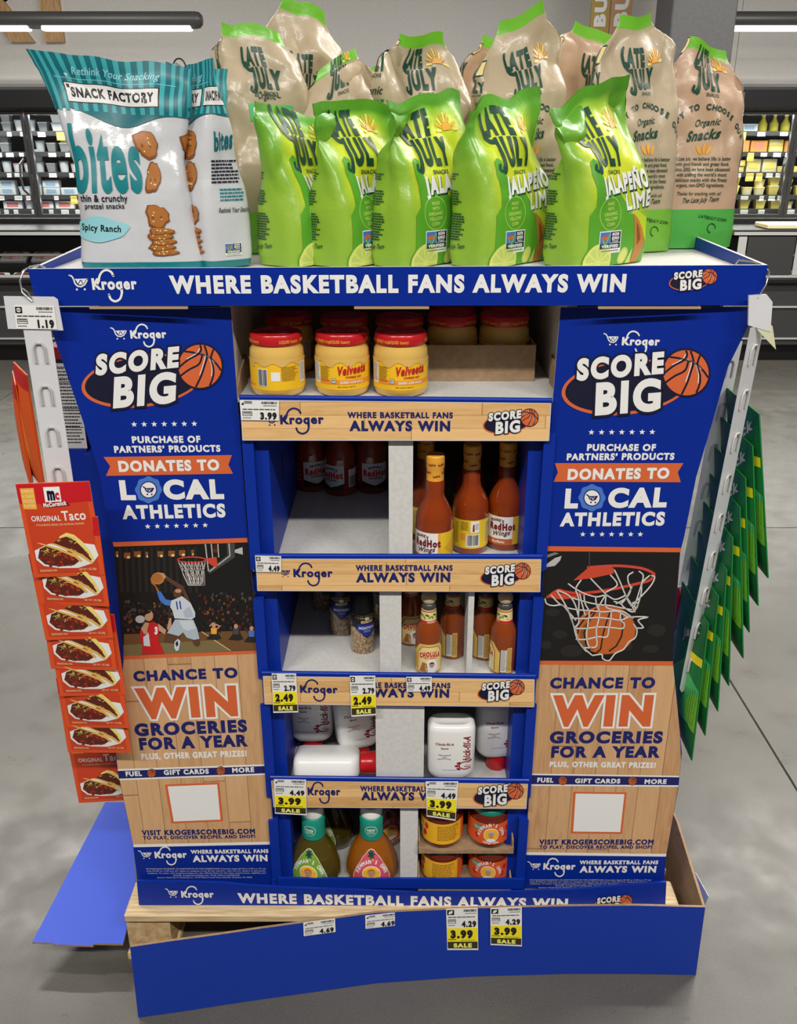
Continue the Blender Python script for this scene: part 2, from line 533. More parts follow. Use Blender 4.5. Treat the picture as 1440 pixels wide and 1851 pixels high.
pendant(-4.2, -1.48, [(-4.0, -2.79), (-2.69, -1.565)], 'long grey tubular pendant lamp above the white dairy products', (-1.53, -3.2))
pendant(1.96, 4.7, [(2.1, 3.25), (3.35, 4.5)], 'long grey tubular pendant lamp passing behind the grey column', (2.05, 3.6))

# ================================================================== wall letters, hanging boards, outlets, small sign
letm = speckle('oak_letter', (176, 138, 92), (206, 166, 116), 6, .55, stretch=(14, 14, 2))
for ch, x, lab in (('R', -3.72, 'oak wall letter R with pale edge above the dairy case'), ('Y', -3.2, 'oak wall letter Y with pale edge above the dairy case')):
    t = thing('wall_letter', lab, 'sign letter', (x, 8.64, 2.34), group='oak letters on the wall')
    for nm, w_, y0, mt in (('letter_edge', .1, 8.646, M('cardwhite')), ('letter_face', .06, 8.60, letm)):
        g, fs, rv, rf, adv = glyph(ch, w_); n0 = len(g); fs = list(fs) + [tuple(i + n0 for i in f) for f in rf]; g = list(g) + list(rv); S = .62; V = [(x + a * S, y0, 2.40 + c * S) for a, c in g]
        mb = MB().add(V, fs).add([(a, 8.647, c) for a, _, c in V], [tuple(reversed(f)) for f in fs])
        ed = {}
        for f in fs:
            for i in range(len(f)): ed[(f[i - 1], f[i])] = 1
        n = len(V)
        for (a, c) in ed:
            if (c, a) not in ed: mb.Fc.append((c, a, a + n, c + n)); mb.MI.append(0)
        mb.build(nm, mt, t)
for x0, x1, colr, lab in ((1065, 1098, (176, 148, 70), 'olive gold hanging board with white upright lettering'), (1100, 1138, (190, 146, 104), 'tan brown hanging board with white upright lettering')):
    a = at(x0, 64, Y=8.0); c = at(x1, 64, Y=8.0); PAL['board%d' % x0] = colr
    t = thing('hanging_sign', lab, 'sign', ((a.x + c.x) / 2, 8.0, a.z), group='boards hung on the back wall')
    MB().box(a.x, c.x, 8.0, 8.03, a.z, a.z + 1.0).build('board', M('board%d' % x0), t)
    pl = Flat((a.x, 8.0, a.z), (1, 0, 0), (0, 0, 1)); W = c.x - a.x
    Art().text('BU', (W * .78, .05), (0, W * .72), (-W * .55, 0), 'white', 1, .09).build('lettering', pl, t, eps=.002)
    MB().box((a.x + c.x) / 2 - .01, (a.x + c.x) / 2 + .01, 8.03, 8.65, a.z + .6, a.z + .62).build('bracket', M('dgrey'), t)
for px, mt, lab in ((240, 'cream', 'cream electrical outlet on the wall above the dairy case'), (355, 'dgrey', 'dark electrical outlet on the wall beside the gooseneck sign')):
    p = at(px, 146, Y=8.64); t = thing('wall_outlet', lab, 'outlet', (p.x, 8.64, p.z))
    MB().box(p.x - .04, p.x + .04, 8.625, 8.647, p.z - .028, p.z + .028, bev=.004).build('plate', M(mt), t)
    for s in (-1, 1): MB().box(p.x + s * .018 - .012, p.x + s * .018 + .012, 8.62, 8.628, p.z - .014, p.z + .014, bev=.002).build('socket', M('lgrey' if mt == 'dgrey' else 'white'), t)
p = at(322, 140, Y=7.35)
t = thing('gooseneck_sign', 'small grey sign on a black gooseneck arm above the dairy case', 'sign', (p.x, 7.35, p.z))
q = at(341, 160, Y=7.35)
MB().tube([(q.x, 7.35, 1.96)] + [(q.x + (cos(a) - 1) * .055, 7.35, q.z + .1 + .1 * sin(a)) for a in [pi * k / 10 * .85 for k in range(11)]], .006, 8).build('arm', M('black'), t)
MB().prism([(p.x + .055 * x, 7.342, p.z + .1 * y) for x, y in ((-1, -.8), (1, -1.05), (1, .2), (.6, .75), (0, 1), (-.6, .75), (-1, .3))], (0, .012, 0)).build('plate', M('grey'), t)
Art().text('vegan', (-.04, -.02), (.075, -.006), (0, .02), 'white', 1, .08, fit=True).build('lettering', Flat((p.x, 7.342, p.z), (1, 0, 0), (0, 0, 1)), t)

# ================================================================== refrigerated cases
glass = bpy.data.materials.new('door_glass'); glass.use_nodes = True
g_nt = glass.node_tree; g_nt.nodes.clear(); go = g_nt.nodes.new('ShaderNodeOutputMaterial'); gm = g_nt.nodes.new('ShaderNodeMixShader'); gt = g_nt.nodes.new('ShaderNodeBsdfTransparent'); gg = g_nt.nodes.new('ShaderNodeBsdfGlossy')
gg.inputs['Roughness'].default_value = .03; gm.inputs[0].default_value = .05; gt.inputs[0].default_value = (.95, .97, .97, 1)
g_nt.links.new(gt.outputs[0], gm.inputs[1]); g_nt.links.new(gg.outputs[0], gm.inputs[2]); g_nt.links.new(gm.outputs[0], go.inputs[0])
PAL['caseblack'] = (30, 30, 31); PAL['casegrey'] = (62, 62, 62)
cb = M('caseblack', .4); cg = M('casegrey', .45)
SHELVES = (1.08, 1.185, 1.355, 1.505, 1.655)


def fridge(x0, x1, label, mull):
    t = thing('refrigerated_case', label, 'refrigerated case', ((x0 + x1) / 2, 7.5, 0))
    P = lambda nm, mt, *a, **k: boxpart(nm, t, mt, *a, **k)
    P('kick_plate', cb, x0, x1, 6.98, 8.4, 0, .13)
    P('front_panel', cg, x0, x1, 6.9, 6.97, .13, .6, bev=.01)
    for z in (.18, .42): P('trim_strip', M('lgrey', .3), x0, x1, 6.889, 6.899, z, z + .012)
    P('bumper', cb, x0, x1, 6.86, 6.97, .6, .645, bev=.012)
    P('rail', M('lgrey', .3), x0, x1, 6.87, 6.9, .646, .662)
    P('well_floor', M('dgrey'), x0, x1, 6.98, 7.5, .52, .56)
    P('well_back', cb, x0, x1, 7.5, 7.54, .13, 1.0)
    P('well_glass', glass, x0, x1, 6.9, 6.906, .664, .93)
    P('well_rail', M('grey', .3), x0, x1, 6.885, 6.915, .80, .815)
    P('ledge', cb, x0, x1, 6.88, 7.5, .945, .985, bev=.008)
    P('ledge_trim', M('lgrey', .25), x0, x1, 6.868, 6.879, .95, .972)
    P('upper_back', M('dgrey'), x0, x1, 8.2, 8.25, .985, 1.95)
    P('upper_floor', cb, x0, x1, 7.44, 8.2, .986, 1.02)
    P('canopy', cb, x0, x1, 7.38, 8.25, 1.8, 1.96, bev=.02)
    P('canopy_top', M('grey'), x0 + .02, x1 - .02, 7.5, 8.2, 1.961, 1.985)
    for x in (x0, x1 - .03): P('end_panel', M('grey', .4), x, x + .03, 7.42, 8.25, .986, 1.8)
    for z in SHELVES:
        P('shelf', cb, x0 + .03, x1 - .03, 7.62, 8.18, z - .02, z)
        P('price_rail', M('dgrey'), x0 + .03, x1 - .03, 7.6, 7.619, z - .03, z + .004)
    for i, x in enumerate(mull):
        d = MB()
        xe = mull[i + 1] if i + 1 < len(mull) else x1
        dd = MB().box(x, x + .03, 7.43, 7.46, 1.03, 1.8).box(xe - .03, xe - .004, 7.43, 7.46, 1.03, 1.8).box(x + .03, xe - .03, 7.43, 7.46, 1.03, 1.055).box(x + .03, xe - .03, 7.43, 7.46, 1.77, 1.8).build('door', cg, t)
        MB().box(x + .03, xe - .03, 7.442, 7.448, 1.055, 1.77).build('pane', glass, dd)
        MB().tube([(xe - .05, 7.43, 1.2), (xe - .07, 7.39, 1.24), (xe - .075, 7.385, 1.33), (xe - .07, 7.39, 1.42), (xe - .05, 7.43, 1.46)], .009, 8).build('handle', M('dgrey', .3), dd)
    z = 1.79
    ls = MB().box(x0 + .1, x1 - .1, 7.5, 7.54, 1.775, 1.795).build('light_strip', em, t)
    area('case_light', ((x0 + x1) / 2, 7.52, 1.77), x1 - x0 - .2, .05, 30 * (x1 - x0) / 3, (radians(-28), 0, 0), (1, .98, .94))
    for z in SHELVES[1:]:
        area('case_shelf_light', ((x0 + x1) / 2, 7.6, z - .035), x1 - x0 - .2, .03, 5.5 * (x1 - x0) / 3, (radians(-35), 0, 0), (1, .98, .94))
    return t


fridge(-4.7, 1.3, 'black refrigerated dairy case behind the teal snack bags', (-4.67, -3.75, -2.83, -1.91, -.99, -.07))
fridge(2.46, 5.6, 'black refrigerated butter case beside the grey column', (2.49, 3.02, 3.8, 4.6))


def cupmesh(nm, r0, r1, h, c1, c2, seg=12, square=False):
    body = MB().lathe([(r0, 0), (r1, h)], 4 if square else seg)
    if square: body.V = [((x + y) / 1.2, (y - x) / 1.2, z) for x, y, z in body.V]
    lid = MB().lathe([(r1 * 1.06, 0), (r1 * 1.06, .006), (r1 * .98, .009)], 4 if square else seg, c=(0, 0, h))
    if square: lid.V = [((x + y) / 1.2, (y - x) / 1.2, z) for x, y, z in lid.V]
    return (nm, body, lid, c1, c2, h + .009, r1 * (2.4 if square else 2.15))


PAL.update(dairywhite=(222, 224, 226), dairyblue=(150, 186, 214), dairyred=(206, 120, 116), dairygrey=(150, 154, 158), buttery=(246, 226, 120), butterw=(240, 232, 190), buttero=(228, 160, 84), butterp=(232, 150, 120), milkgreen=(206, 222, 206), bottleoil=(200, 190, 60))
PROTO = {}


def product(kind):
    """one prototype per kind: parts body + lid/label, later copied"""
    if kind in PROTO: return PROTO[kind]
    specs = dict(white_cup=('cup', .03, .037, .075, 'dairywhite', 'dairyblue'), red_cup=('cup', .03, .037, .06, 'dairywhite', 'dairyred'), grey_tub=('tub', .033, .042, .06, 'dairygrey', 'lgrey'), blue_tub=('tub', .04, .05, .055, 'dairywhite', 'dairyblue'),
                 white_carton=('box', .13, .07, .055, 'dairywhite', 'dairyblue'), red_carton=('box', .15, .08, .06, 'dairywhite', 'dairyred'), yellow_tub=('tub', .036, .048, .062, 'buttery', 'butterw'), yellow_box=('box', .11, .07, .045, 'buttery', 'butterw'),
                 orange_box=('box', .13, .09, .085, 'buttero', 'butterp'), butter_carton=('box', .11, .07, .1, 'butterw', 'buttery'), oil_bottle=('bottle', .035, .03, .12, 'bottleoil', 'buttery'), green_tub=('box', .1, .08, .07, 'dairywhite', 'milkgreen'), pale_cup=('cup', .036, .043, .05, 'butterw', 'buttery'))
    ty, a, c, h, c1, c2 = specs[kind]
    body = MB(); extra = MB()
    if ty in ('cup', 'tub'):
        _, body, extra, _, _, H, Wd = cupmesh(kind, a, c, h, c1, c2, square=(ty == 'tub')); en = 'lid'
    elif ty == 'box':
        body.box(-a / 2, a / 2, -c / 2, c / 2, 0, h, bev=.003); extra.box(-a * .3, a * .3, -c / 2 - .0015, -c / 2 - .0005, h * .25, h * .8); en = 'label'; H = h; Wd = a + .008
    else:
        body.lathe([(a * .9, 0), (a, .01), (a, h * .45), (a * .6, h * .62), (a * .35, h * .8), (a * .35, h * .9)], 12); extra.lathe([(a * .42, 0), (a * .42, h * .12)], 10, c=(0, 0, h * .9)); en = 'cap'; H = h * 1.02; Wd = a * 2.2
    PROTO[kind] = (ty, body, extra, en, c1, c2, H, Wd, [None])
    return PROTO[kind]


NAMES = dict(cup='dairy_cup', tub='dairy_tub', box='dairy_carton', bottle='dairy_bottle')


def put(kind, x, y, z, label, group, rot=0):
    ty, body, extra, en, c1, c2, H, Wd, first = product(kind)
    if first[0] is None:
        t = thing(NAMES[ty], label, ty if ty != 'box' else 'carton', (x, y, z), rot, group)
        body.build('body', M(c1, .45), t, world=False, smooth=35 if ty != 'box' else None); extra.build(en, M(c2, .45), t, world=False)
        first[0] = t
    else:
        t = copy_tree(first[0]); t.location = (x, y, z); t.rotation_euler = (0, 0, rot); t['label'] = label; t['group'] = group
    return H


def shelf_row(z, x0, x1, kinds, where, stack=1, gap=.004, depth=7.68, skip=()):
    x = x0; i = 0; cnt = {}
    while x < x1:
        k = kinds[i % len(kinds)]; Wd = product(k)[7]
        if i not in skip:
            zz = z + .001; n = stack if isinstance(stack, int) else stack[i % len(stack)]
            cnt[k] = cnt.get(k, 0) + 1
            for q in range(n):
                nice = k.replace('_', ' ')
                lab_ = '%s on the %s' % (nice, where)
                if 'butter' in where:
                    lab_ = '%s %s from the column on butter case %s' % (ORDN[cnt[k] - 1], nice, ' '.join(where.split()[:2]))
                    if n > 1: lab_ += (', stack bottom', ', stack top' if n == 2 else ', mid stack', ', stack top')[q]
                zz += put(k, x + Wd / 2 + rnd.uniform(-.001, .001), depth + rnd.uniform(0, .015), zz, lab_, '%s items on the %s' % (k.replace('_', ' '), where), 0) + .001
        x += Wd + gap + rnd.uniform(0, .006); i += 1


ORDN = ('first', 'second', 'third', 'fourth', 'fifth', 'sixth', 'seventh', 'eighth', 'ninth', 'tenth')
D = 'of the dairy case behind the teal bags'
shelf_row(SHELVES[4], -3.35, -2.4, ['grey_tub', 'blue_tub', 'grey_tub', 'white_cup', 'white_cup'], 'top shelf ' + D, (1, 1, 2, 1))
shelf_row(SHELVES[3], -3.35, -2.4, ['white_cup', 'grey_tub', 'grey_tub', 'white_cup', 'red_cup'], 'second shelf ' + D, (1, 1, 2, 1, 1), skip=(3,))
shelf_row(SHELVES[2], -3.35, -2.4, ['white_cup', 'grey_tub', 'white_cup', 'red_cup', 'red_cup'], 'third shelf ' + D, (1, 2, 1, 1))
shelf_row(SHELVES[1], -3.35, -2.4, ['white_carton', 'white_carton', 'blue_tub', 'white_cup'], 'fourth shelf ' + D, (2, 2, 1))
shelf_row(SHELVES[0], -3.35, -2.4, ['red_carton', 'red_carton', 'red_cup'], 'bottom shelf ' + D, (1, 1, 1), skip=(0,))
D = 'of the butter case'
shelf_row(SHELVES[4], 2.56, 3.35, ['green_tub', 'white_carton', 'oil_bottle', 'oil_bottle', 'oil_bottle', 'oil_bottle'], 'top shelf ' + D)
shelf_row(SHELVES[3], 2.51, 3.35, ['green_tub', 'orange_box', 'orange_box', 'yellow_box', 'orange_box', 'orange_box'], 'second shelf ' + D, (1, 1, 1, 2))
shelf_row(SHELVES[2], 2.51, 3.35, ['yellow_box', 'yellow_box', 'butter_carton', 'butter_carton'], 'third shelf ' + D, (3, 2, 1, 1, 1, 1))
shelf_row(SHELVES[1], 2.51, 3.35, ['yellow_tub', 'yellow_tub', 'pale_cup', 'pale_cup', 'yellow_tub', 'pale_cup', 'yellow_tub'], 'fourth shelf ' + D, (2, 2, 1, 2))
shelf_row(SHELVES[0], 2.51, 3.35, ['yellow_tub', 'pale_cup', 'yellow_tub', 'yellow_tub'], 'bottom shelf ' + D, (1,))
# price cards clipped to the shelf rails, boards and meat packs in the wells
k = 0
for side, xa, xb in (('dairy', -3.3, -2.45), ('butter', 2.53, 3.3)):
    for si, z in enumerate(SHELVES):
        x = xa + rnd.uniform(0, .06)
        while x < xb:
            wd = rnd.choice((.035, .05, .06)); h = rnd.choice((.03, .028, .03, .035, .032, .03, .06)); col_ = 'yellow' if h == .06 else 'white'
            o = MB().box(x, x + wd, 7.594, 7.5985, z - .004 - h, z - .004, bev=.001).build('shelf_price_card', M(col_ if col_ == 'white' else 'butter'))
            tag(o, '%s price card on shelf rail %s of the %s case' % (col_ if col_ == 'white' else 'yellow', ('five', 'four', 'three', 'two', 'one')[si], side), 'price card', 'price cards on rail %d of the %s case, %s' % (5 - si, side, col_))
            x += wd + rnd.uniform(.02, .12)
meatm = speckle('packed_meat', (190, 110, 104), (226, 190, 180), 24, .25)


def meat(x, y, z, wd, h, label, grp):
    t = thing('meat_pack', label, 'meat pack', (x, y, z), 0, grp)
    MB().box(-wd / 2, wd / 2, -.06, .06, 0, h, bev=.006).build('tray', M('paper', .3), t, world=False)
    MB().loops([[(cos(a) * (wd / 2 - .012) * s, sin(a) * .048 * s, z_) for a in [2 * pi * k / 16 for k in range(16)]] for s, z_ in ((1, h - .002), (.95, h + .012), (.6, h + .02))]).build('meat', meatm, t, world=False, smooth=60)
    t.rotation_euler = (radians(28), 0, 0)


for i in range(7): meat(-3.45 + .2 * i, 7.02, .59, .17, .05, 'wrapped tray of pale pink meat in the front well below the dairy case', 'meat trays in the dairy case well')
for i in range(6): meat(-3.45 + .24 * i, 7.2, .74, .2, .03, 'dark red meat tray on the rear step below the dairy case', 'dark meat trays in the dairy case well')
MB().box(-4.6, 1.2, 7.1, 7.48, .57, .72).build('well_step', cb, bpy.data.objects['refrigerated_case'])
for i in range(4): meat(3.06 + .2 * i, 7.02, .59, .17, .07, 'wrapped pink meat pack in the well below the butter case', 'meat packs in the butter case well')
for i, (xa, xb) in enumerate(((2.5, 2.56), (2.57, 2.92), (2.93, 2.99))):
    MB().box(xa, xb, 6.875, 6.884, .665, .94).build('front_post' if i != 1 else 'front_board', M('lgrey') if i != 1 else cg, bpy.data.objects['refrigerated_case.001'])
tag(MB().box(2.72, 3.4, 6.93, 7.2, .987, 1.02, bev=.006).build('display_board', M('butterw', .5)), 'flat pale yellow board lying on the black ledge of the butter case', 'board')
tag(MB().box(2.4, 2.46, 7.0, 7.36, .72, 1.28, bev=.004).build('side_poster', M('buttery', .5)), 'tall yellow poster card at the end of the butter case', 'poster')
# ================================================================== printed wood, cardboard
def plank_mat(name, across, along, wdt, ln, c1, c2, rough=.42):
    """printed maple boards: 'across' and 'along' are axis letters of the object space"""
    m, nt, b, N, L = nodemat(name, rough)
    tc = N('ShaderNodeTexCoord'); sp = N('ShaderNodeSeparateXYZ'); L(tc.outputs['Object'], sp.inputs[0])

    def mth(op, a, c=None):
        n = N('ShaderNodeMath', operation=op)
        for i, v in enumerate((a, c)):
            if v is None: continue
            if isinstance(v, (int, float)): n.inputs[i].default_value = v
            else: L(v, n.inputs[i])
        return n.outputs[0]
    u = mth('DIVIDE', sp.outputs[across], wdt); iu = mth('FLOOR', u); fu = mth('FRACT', u)
    wn = N('ShaderNodeTexWhiteNoise', noise_dimensions='1D'); L(iu, wn.inputs['W'])
    v = mth('ADD', mth('DIVIDE', sp.outputs[along], ln), mth('MULTIPLY', wn.outputs['Value'], 7.3)); iv = mth('FLOOR', v); fv = mth('FRACT', v)
    wn2 = N('ShaderNodeTexWhiteNoise', noise_dimensions='2D'); cm = N('ShaderNodeCombineXYZ'); L(iu, cm.inputs[0]); L(iv, cm.inputs[1]); L(cm.outputs[0], wn2.inputs['Vector'])
    mp = N('ShaderNodeMapping'); sv = [0, 0, 0]; sv['XYZ'.index(across)] = 90; sv['XYZ'.index(along)] = 9; mp.inputs['Scale'].default_value = sv
    ad = N('ShaderNodeVectorMath', operation='ADD'); L(tc.outputs['Object'], mp.inputs[0]); L(mp.outputs[0], ad.inputs[0]); L(wn2.outputs['Color'], ad.inputs[1])
    gn = N('ShaderNodeTexNoise', i_Scale=1, i_Detail=5, i_Distortion=1.6); L(ad.outputs[0], gn.inputs['Vector'])
    t = mth('ADD', mth('MULTIPLY', gn.outputs['Fac'], .8), mth('MULTIPLY', wn2.outputs['Value'], .45))
    r = ramp(N, [(.3, c1), (.62, c2), (.9, tuple(min(255, x + 10) for x in c2))]); L(t, r.inputs[0])
    seam = mth('MAXIMUM', mth('LESS_THAN', fu, .035), mth('LESS_THAN', fv, .006))
    mx = N('ShaderNodeMixRGB', blend_type='MULTIPLY'); L(mth('MULTIPLY', seam, .5), mx.inputs[0]); L(r.outputs[0], mx.inputs[1]); mx.inputs[2].default_value = lin((110, 70, 40))
    L(mx.outputs[0], b.inputs['Base Color'])
    return m


wood_v = plank_mat('wood_print_panel', 'X', 'Z', .043, .5, (188, 140, 96), (208, 165, 120))
wood_h = plank_mat('wood_print_fascia', 'Z', 'X', .0225, .3, (208, 160, 100), (232, 188, 128))
PAL['panelblue'] = (7, 42, 146)
for nm, c in (('bluecard', (11, 48, 156)), ('skirtcard', (24, 58, 164)), ('flapcard_lit', (62, 90, 208))):  # flap is the skirt's card painted brighter for the light falling on it
    m, nt, b, N, L = nodemat(nm, .42)
    tc = N('ShaderNodeTexCoord'); wv = N('ShaderNodeTexWave', i_Scale=60, i_Distortion=1.5); wv.bands_direction = 'X'; L(tc.outputs['Object'], wv.inputs[0])
    bp = N('ShaderNodeBump', i_Strength=.06, i_Distance=.001); L(wv.outputs['Fac'], bp.inputs['Height']); L(bp.outputs[0], b.inputs['Normal']); b.inputs['Base Color'].default_value = lin(c); b.inputs['Specular IOR Level'].default_value = .25
brown = speckle('brown_cardboard', (150, 122, 92), (164, 136, 104), 90, .8)
whitecard = speckle('white_cardboard', (206, 205, 202), (216, 215, 212), 120, .7, .05)
beige = speckle('grey_liner', (196, 190, 182), (206, 200, 192), 90, .75)
bluec = MATS['bluecard']

# ================================================================== shared printed marks
def px(pl): return lambda p: pl.uv(p[0], p[1])


def kroger(pl, c0, c1, ct, cb_, x0, x1, base0, base1, cap, mat, l=2, cart=True):
    a = Art(); wd = x1 - x0; tl = (base1 - base0) / wd
    if cart:
        W = c1 - c0; H = cb_ - ct
        f = lambda x, y: (c0 + x * W, ct + y * H + tl * (c0 + x * W - x0))
        sw = H * .1
        k = Art()
        k.stroke([f(*p) for p in ((0, 0), (.1, .03), (.19, .14), (.25, .32), (.32, .58), (.45, .76), (.65, .8), (.82, .68), (.93, .45), (.97, .28))], sw, mat, l)
        k.stroke([f(*p) for p in ((.26, .3), (.97, .28))], sw * .8, mat, l)
        k.poly([f(*p) for p in ((.36, .34), (.58, .34), (.47, .6))], mat, l); k.poly([f(*p) for p in ((.66, .34), (.88, .34), (.77, .62))], mat, l); k.poly([f(*p) for p in ((.5, .66), (.74, .66), (.62, .38))], mat, l)
        for x in (.42, .84): q = f(x, .99); k.ell(q[0], q[1], sw * .75, sw * .75, mat, l, n=10)
        a.join(k.placed(px(pl)))
    a.line(pl, 'Kroqer', x0, base0, x1, base1, cap, mat, l, .075)
    g = lambda x, y: (x0 + x * wd, base0 + tl * x * wd - y * cap)
    s = Art(); xs = (text_width('Kroq', .075) - .2) / text_width('Kroqer', .075); e = .5 * cap / wd
    s.curve([g(.11, .42), g(.155, .75), g(.17, 1.15), g(.23, 1.55), g(.33, 1.7), g(.43, 1.52), g(.475, 1.2)], cap * .19, mat, l + 1)
    s.curve([g(xs, .1), g(xs, -.35), g(xs - .04, -.8), g(xs - .14, -1.0), g(xs - .24, -.8), g(xs - .28, -.42)], cap * .19, mat, l + 1)
    return a.join(s.placed(px(pl)))


def ball(a, cx, cy, r, l, ring='darknavy', body='orange', lines='darknavy', hl=False):
    a.ell(cx, cy, r * 1.09, r * 1.09, ring, l, n=32); a.ell(cx, cy, r, r, body, l + 1, n=32); w = r * .085
    A = [[(-.72, -.69), (-.2, -.62), (.35, -.46), (.75, -.12), (.97, .2)], [(-.98, .05), (-.55, -.3), (-.1, -.55), (.05, -.78), (.0, -.99)], [(.2, -.97), (.33, -.5), (.2, 0), (.05, .45), (-.2, .97)], [(.62, -.78), (.5, -.35), (.62, .1), (.6, .5), (.45, .88)], [(-.9, .44), (-.5, .15), (-.05, -.1), (.1, -.5)]]
    for P in A: a.curve([(cx + x * r, cy + y * r) for x, y in P], w, lines, l + 2, round_=False)
    if hl:
        for P in A[:4]: a.curve([(cx + x * r - w * .8, cy + y * r - w * .5) for x, y in P[1:4]], w * .4, 'white', l + 2, round_=False)
    return a


def score(f, l=2, oval='orange', body='darknavy'):
    a = Art()
    a.ell(770, 745, 330, 142, oval, l, rot=-.13, n=48); a.ell(775, 742, 316, 128, body, l + 1, rot=-.13, n=48)
    ball(a, 1085, 665, 117, l + 2, hl=True)
    for t, o, U, V, w in (('SCORE', (514, 708), (458, -46), (5, -98), .09), ('BIG', (600, 884), (365, -34), (6, -148), .075)):
        W = text_width(t, w)
        a.text(t, (o[0] - U[0] / W * .095, o[1]), (U[0] / W, U[1] / W), V, body, l + 5, w + .1, track=-.19)
        a.text(t, o, (U[0] / W, U[1] / W), V, 'white', l + 6, w)
    return a.placed(f)


def score_at(pl, x0, x1, yc, tilt=0):
    """the mark between photo columns x0 and x1"""
    k = (x1 - x0) / (1205 - 448)
    return score(lambda p: pl.uv(x0 + (p[0] - 448) * k, yc + (p[1] - 722) * k + tilt * (p[0] - 448) * k))


# ================================================================== the display stand
ST = thing('display_stand', 'large blue cardboard display stand with wood print shelves full of groceries', 'display stand', (0, 1.7, .12))
PY = 1.45
LP = Flat((-.27, PY, 0), (.3, .02, 0), (0, 0, 1)); RP = Flat((.27, PY, 0), (.3, -.02, 0), (0, 0, 1))


def card(name, pl, pts, mat, edge, parent, th=.006):
    P = [pl.pt(*pl.uv(*p)) for p in pts]
    return MB().prism(P, -pl.n * th, 0, 1).build(name, [mat, edge], parent)


def panel(pl, outer, inner, side):
    """one printed wing: outer and inner edges as photo points from top to bottom"""
    pts = outer + inner[::-1] if side < 0 else inner + outer[::-1]
    return card('side_panel', pl, pts, M('panelblue', .4, **{'Specular IOR Level': .25}), M('cardwhite'), ST)


OL = [(82, 556), (100, 617), (130, 703), (150, 762), (163, 803), (178, 850), (197, 957), (205, 988), (214, 1090), (223, 1193), (216, 1280), (208, 1362), (214, 1402), (240, 1524), (249, 1600)]
IL = [(417, 556), (447, 970), (470, 1175), (487, 1391), (501, 1602)]
OR_ = [(1363, 555), (1354, 585), (1315, 664), (1287, 763), (1258, 862), (1236, 971), (1229, 998), (1222, 1090), (1216, 1195), (1224, 1275), (1232, 1360), (1226, 1422), (1212, 1500), (1203, 1552), (1199, 1606)]
IR = [(1013, 556), (998, 732), (985, 990), (971, 1190), (957, 1400), (947, 1606)]
PL_ = panel(LP, OL, IL, -1); PR_ = panel(RP, OR_, IR, 1)


def edge_x(E, y):
    for (xa, ya), (xb, yb) in zip(E, E[1:]):
        if ya <= y <= yb: return xa + (xb - xa) * (y - ya) / (yb - ya)
    return E[-1][0]


def band(pl, o, i, yo0, yi0, yo1, yi1, mat, l, inset=.6):
    """print across the panel between its outer and inner edges"""
    s = 1 if o[0][0] < i[0][0] else -1; n = 8; A = []; B = []
    for k in range(n + 1):
        y = yo0 + (yo1 - yo0) * k / n; A.append((edge_x(o, y) + s * inset, y))
        y = yi0 + (yi1 - yi0) * k / n; B.append((edge_x(i, y) - s * inset, y))
    return Art().poly([pl.uv(*p) for p in A + B[::-1]], mat, l)


# -- left wing
pl, par = LP, PL_
a = band(pl, OL, IL, 1191, 1180, 1527, 1523, wood_v, 0); a.build('wood_print', pl, par)
a = Art()
for yo, yi, yo2, yi2, c in ((980, 972, 988, 980, 'orange'), (1185, 1175, 1192, 1181, 'orange'), (1390, 1381, 1410, 1400, 'white'), (1393, 1384, 1407, 1397, 'navy'), (1526, 1521, 1531, 1526, 'white')):
    band(pl, OL, IL, yo, yi, yo2, yi2, c, 1 if c != 'navy' else 2).build('stripe', pl, par)
kroger(pl, 200, 229, 592, 612, 235, 301, 612, 611, 15, 'white').build('store_logo', pl, par)
score(lambda p: pl.uv(p[0] / 3, 440 + p[1] / 3)).build('score_big_logo', pl, par)
a = Art()
for k in range(7):
    a.star(*pl.uv(242.5 + 18.1 * k, 767 - .2 * k), .0052, 'white', 1); a.star(*pl.uv(267 + 17.3 * k, 951.5 - .4 * k), .0052, 'white', 1)
a.line(pl, 'PURCHASE OF', 238, 801, 363, 800, 12.5, 'white', 1, .078).line(pl, 'PARTNERS’ PRODUCTS', 206, 818.5, 399, 816.5, 12.5, 'white', 1, .078)
a.poly([pl.uv(x / 3, 440 + y / 3) for x, y in ((562, 1158), (1257, 1147), (1238, 1200), (1263, 1248), (575, 1260), (598, 1208))], 'orange', 1)
a.line(pl, 'DONATES TO', 213.5, 853, 398, 850, 20, 'white', 2, .078)
a.line(pl, 'L', 215, 904, 247, 904, 36, 'white', 1, .088).line(pl, 'CAL', 295, 903, 406, 902, 36, 'white', 1, .088).line(pl, 'ATHLETICS', 223, 938.5, 409, 935, 25, 'white', 1, .078)


def badge(a, pl, cx, cy, r):
    P = [(cx + r * (1 + .05 * cos(8 * t)) * cos(t), cy + r * (1 + .05 * cos(8 * t)) * sin(t)) for t in [2 * pi * k / 64 for k in range(64)]]
    b = Art().poly(P, 'medblue', 1); b.ell(cx, cy, r * .66, r * .66, 'navy', 2); b.ell(cx, cy, r * .58, r * .58, 'white', 3)
    f = lambda x, y: (cx - r * .42 + x * r * .84, cy - r * .3 + y * r * .6)
    b.stroke([f(*p) for p in ((0, .1), (.15, .2), (.28, .6), (.5, .8), (.8, .7), (.97, .3))], r * .09, 'navy', 4); b.stroke([f(.25, .33), f(.97, .3)], r * .07, 'navy', 4)
    b.stroke([f(*p) for p in ((.36, .34), (.47, .62), (.6, .36), (.72, .62), (.84, .34))], r * .07, 'navy', 4)
    for x in (.4, .8): q = f(x, 1.08); b.ell(q[0], q[1], r * .07, r * .07, 'navy', 4, n=8)
    return a.join(b.placed(px(pl)))


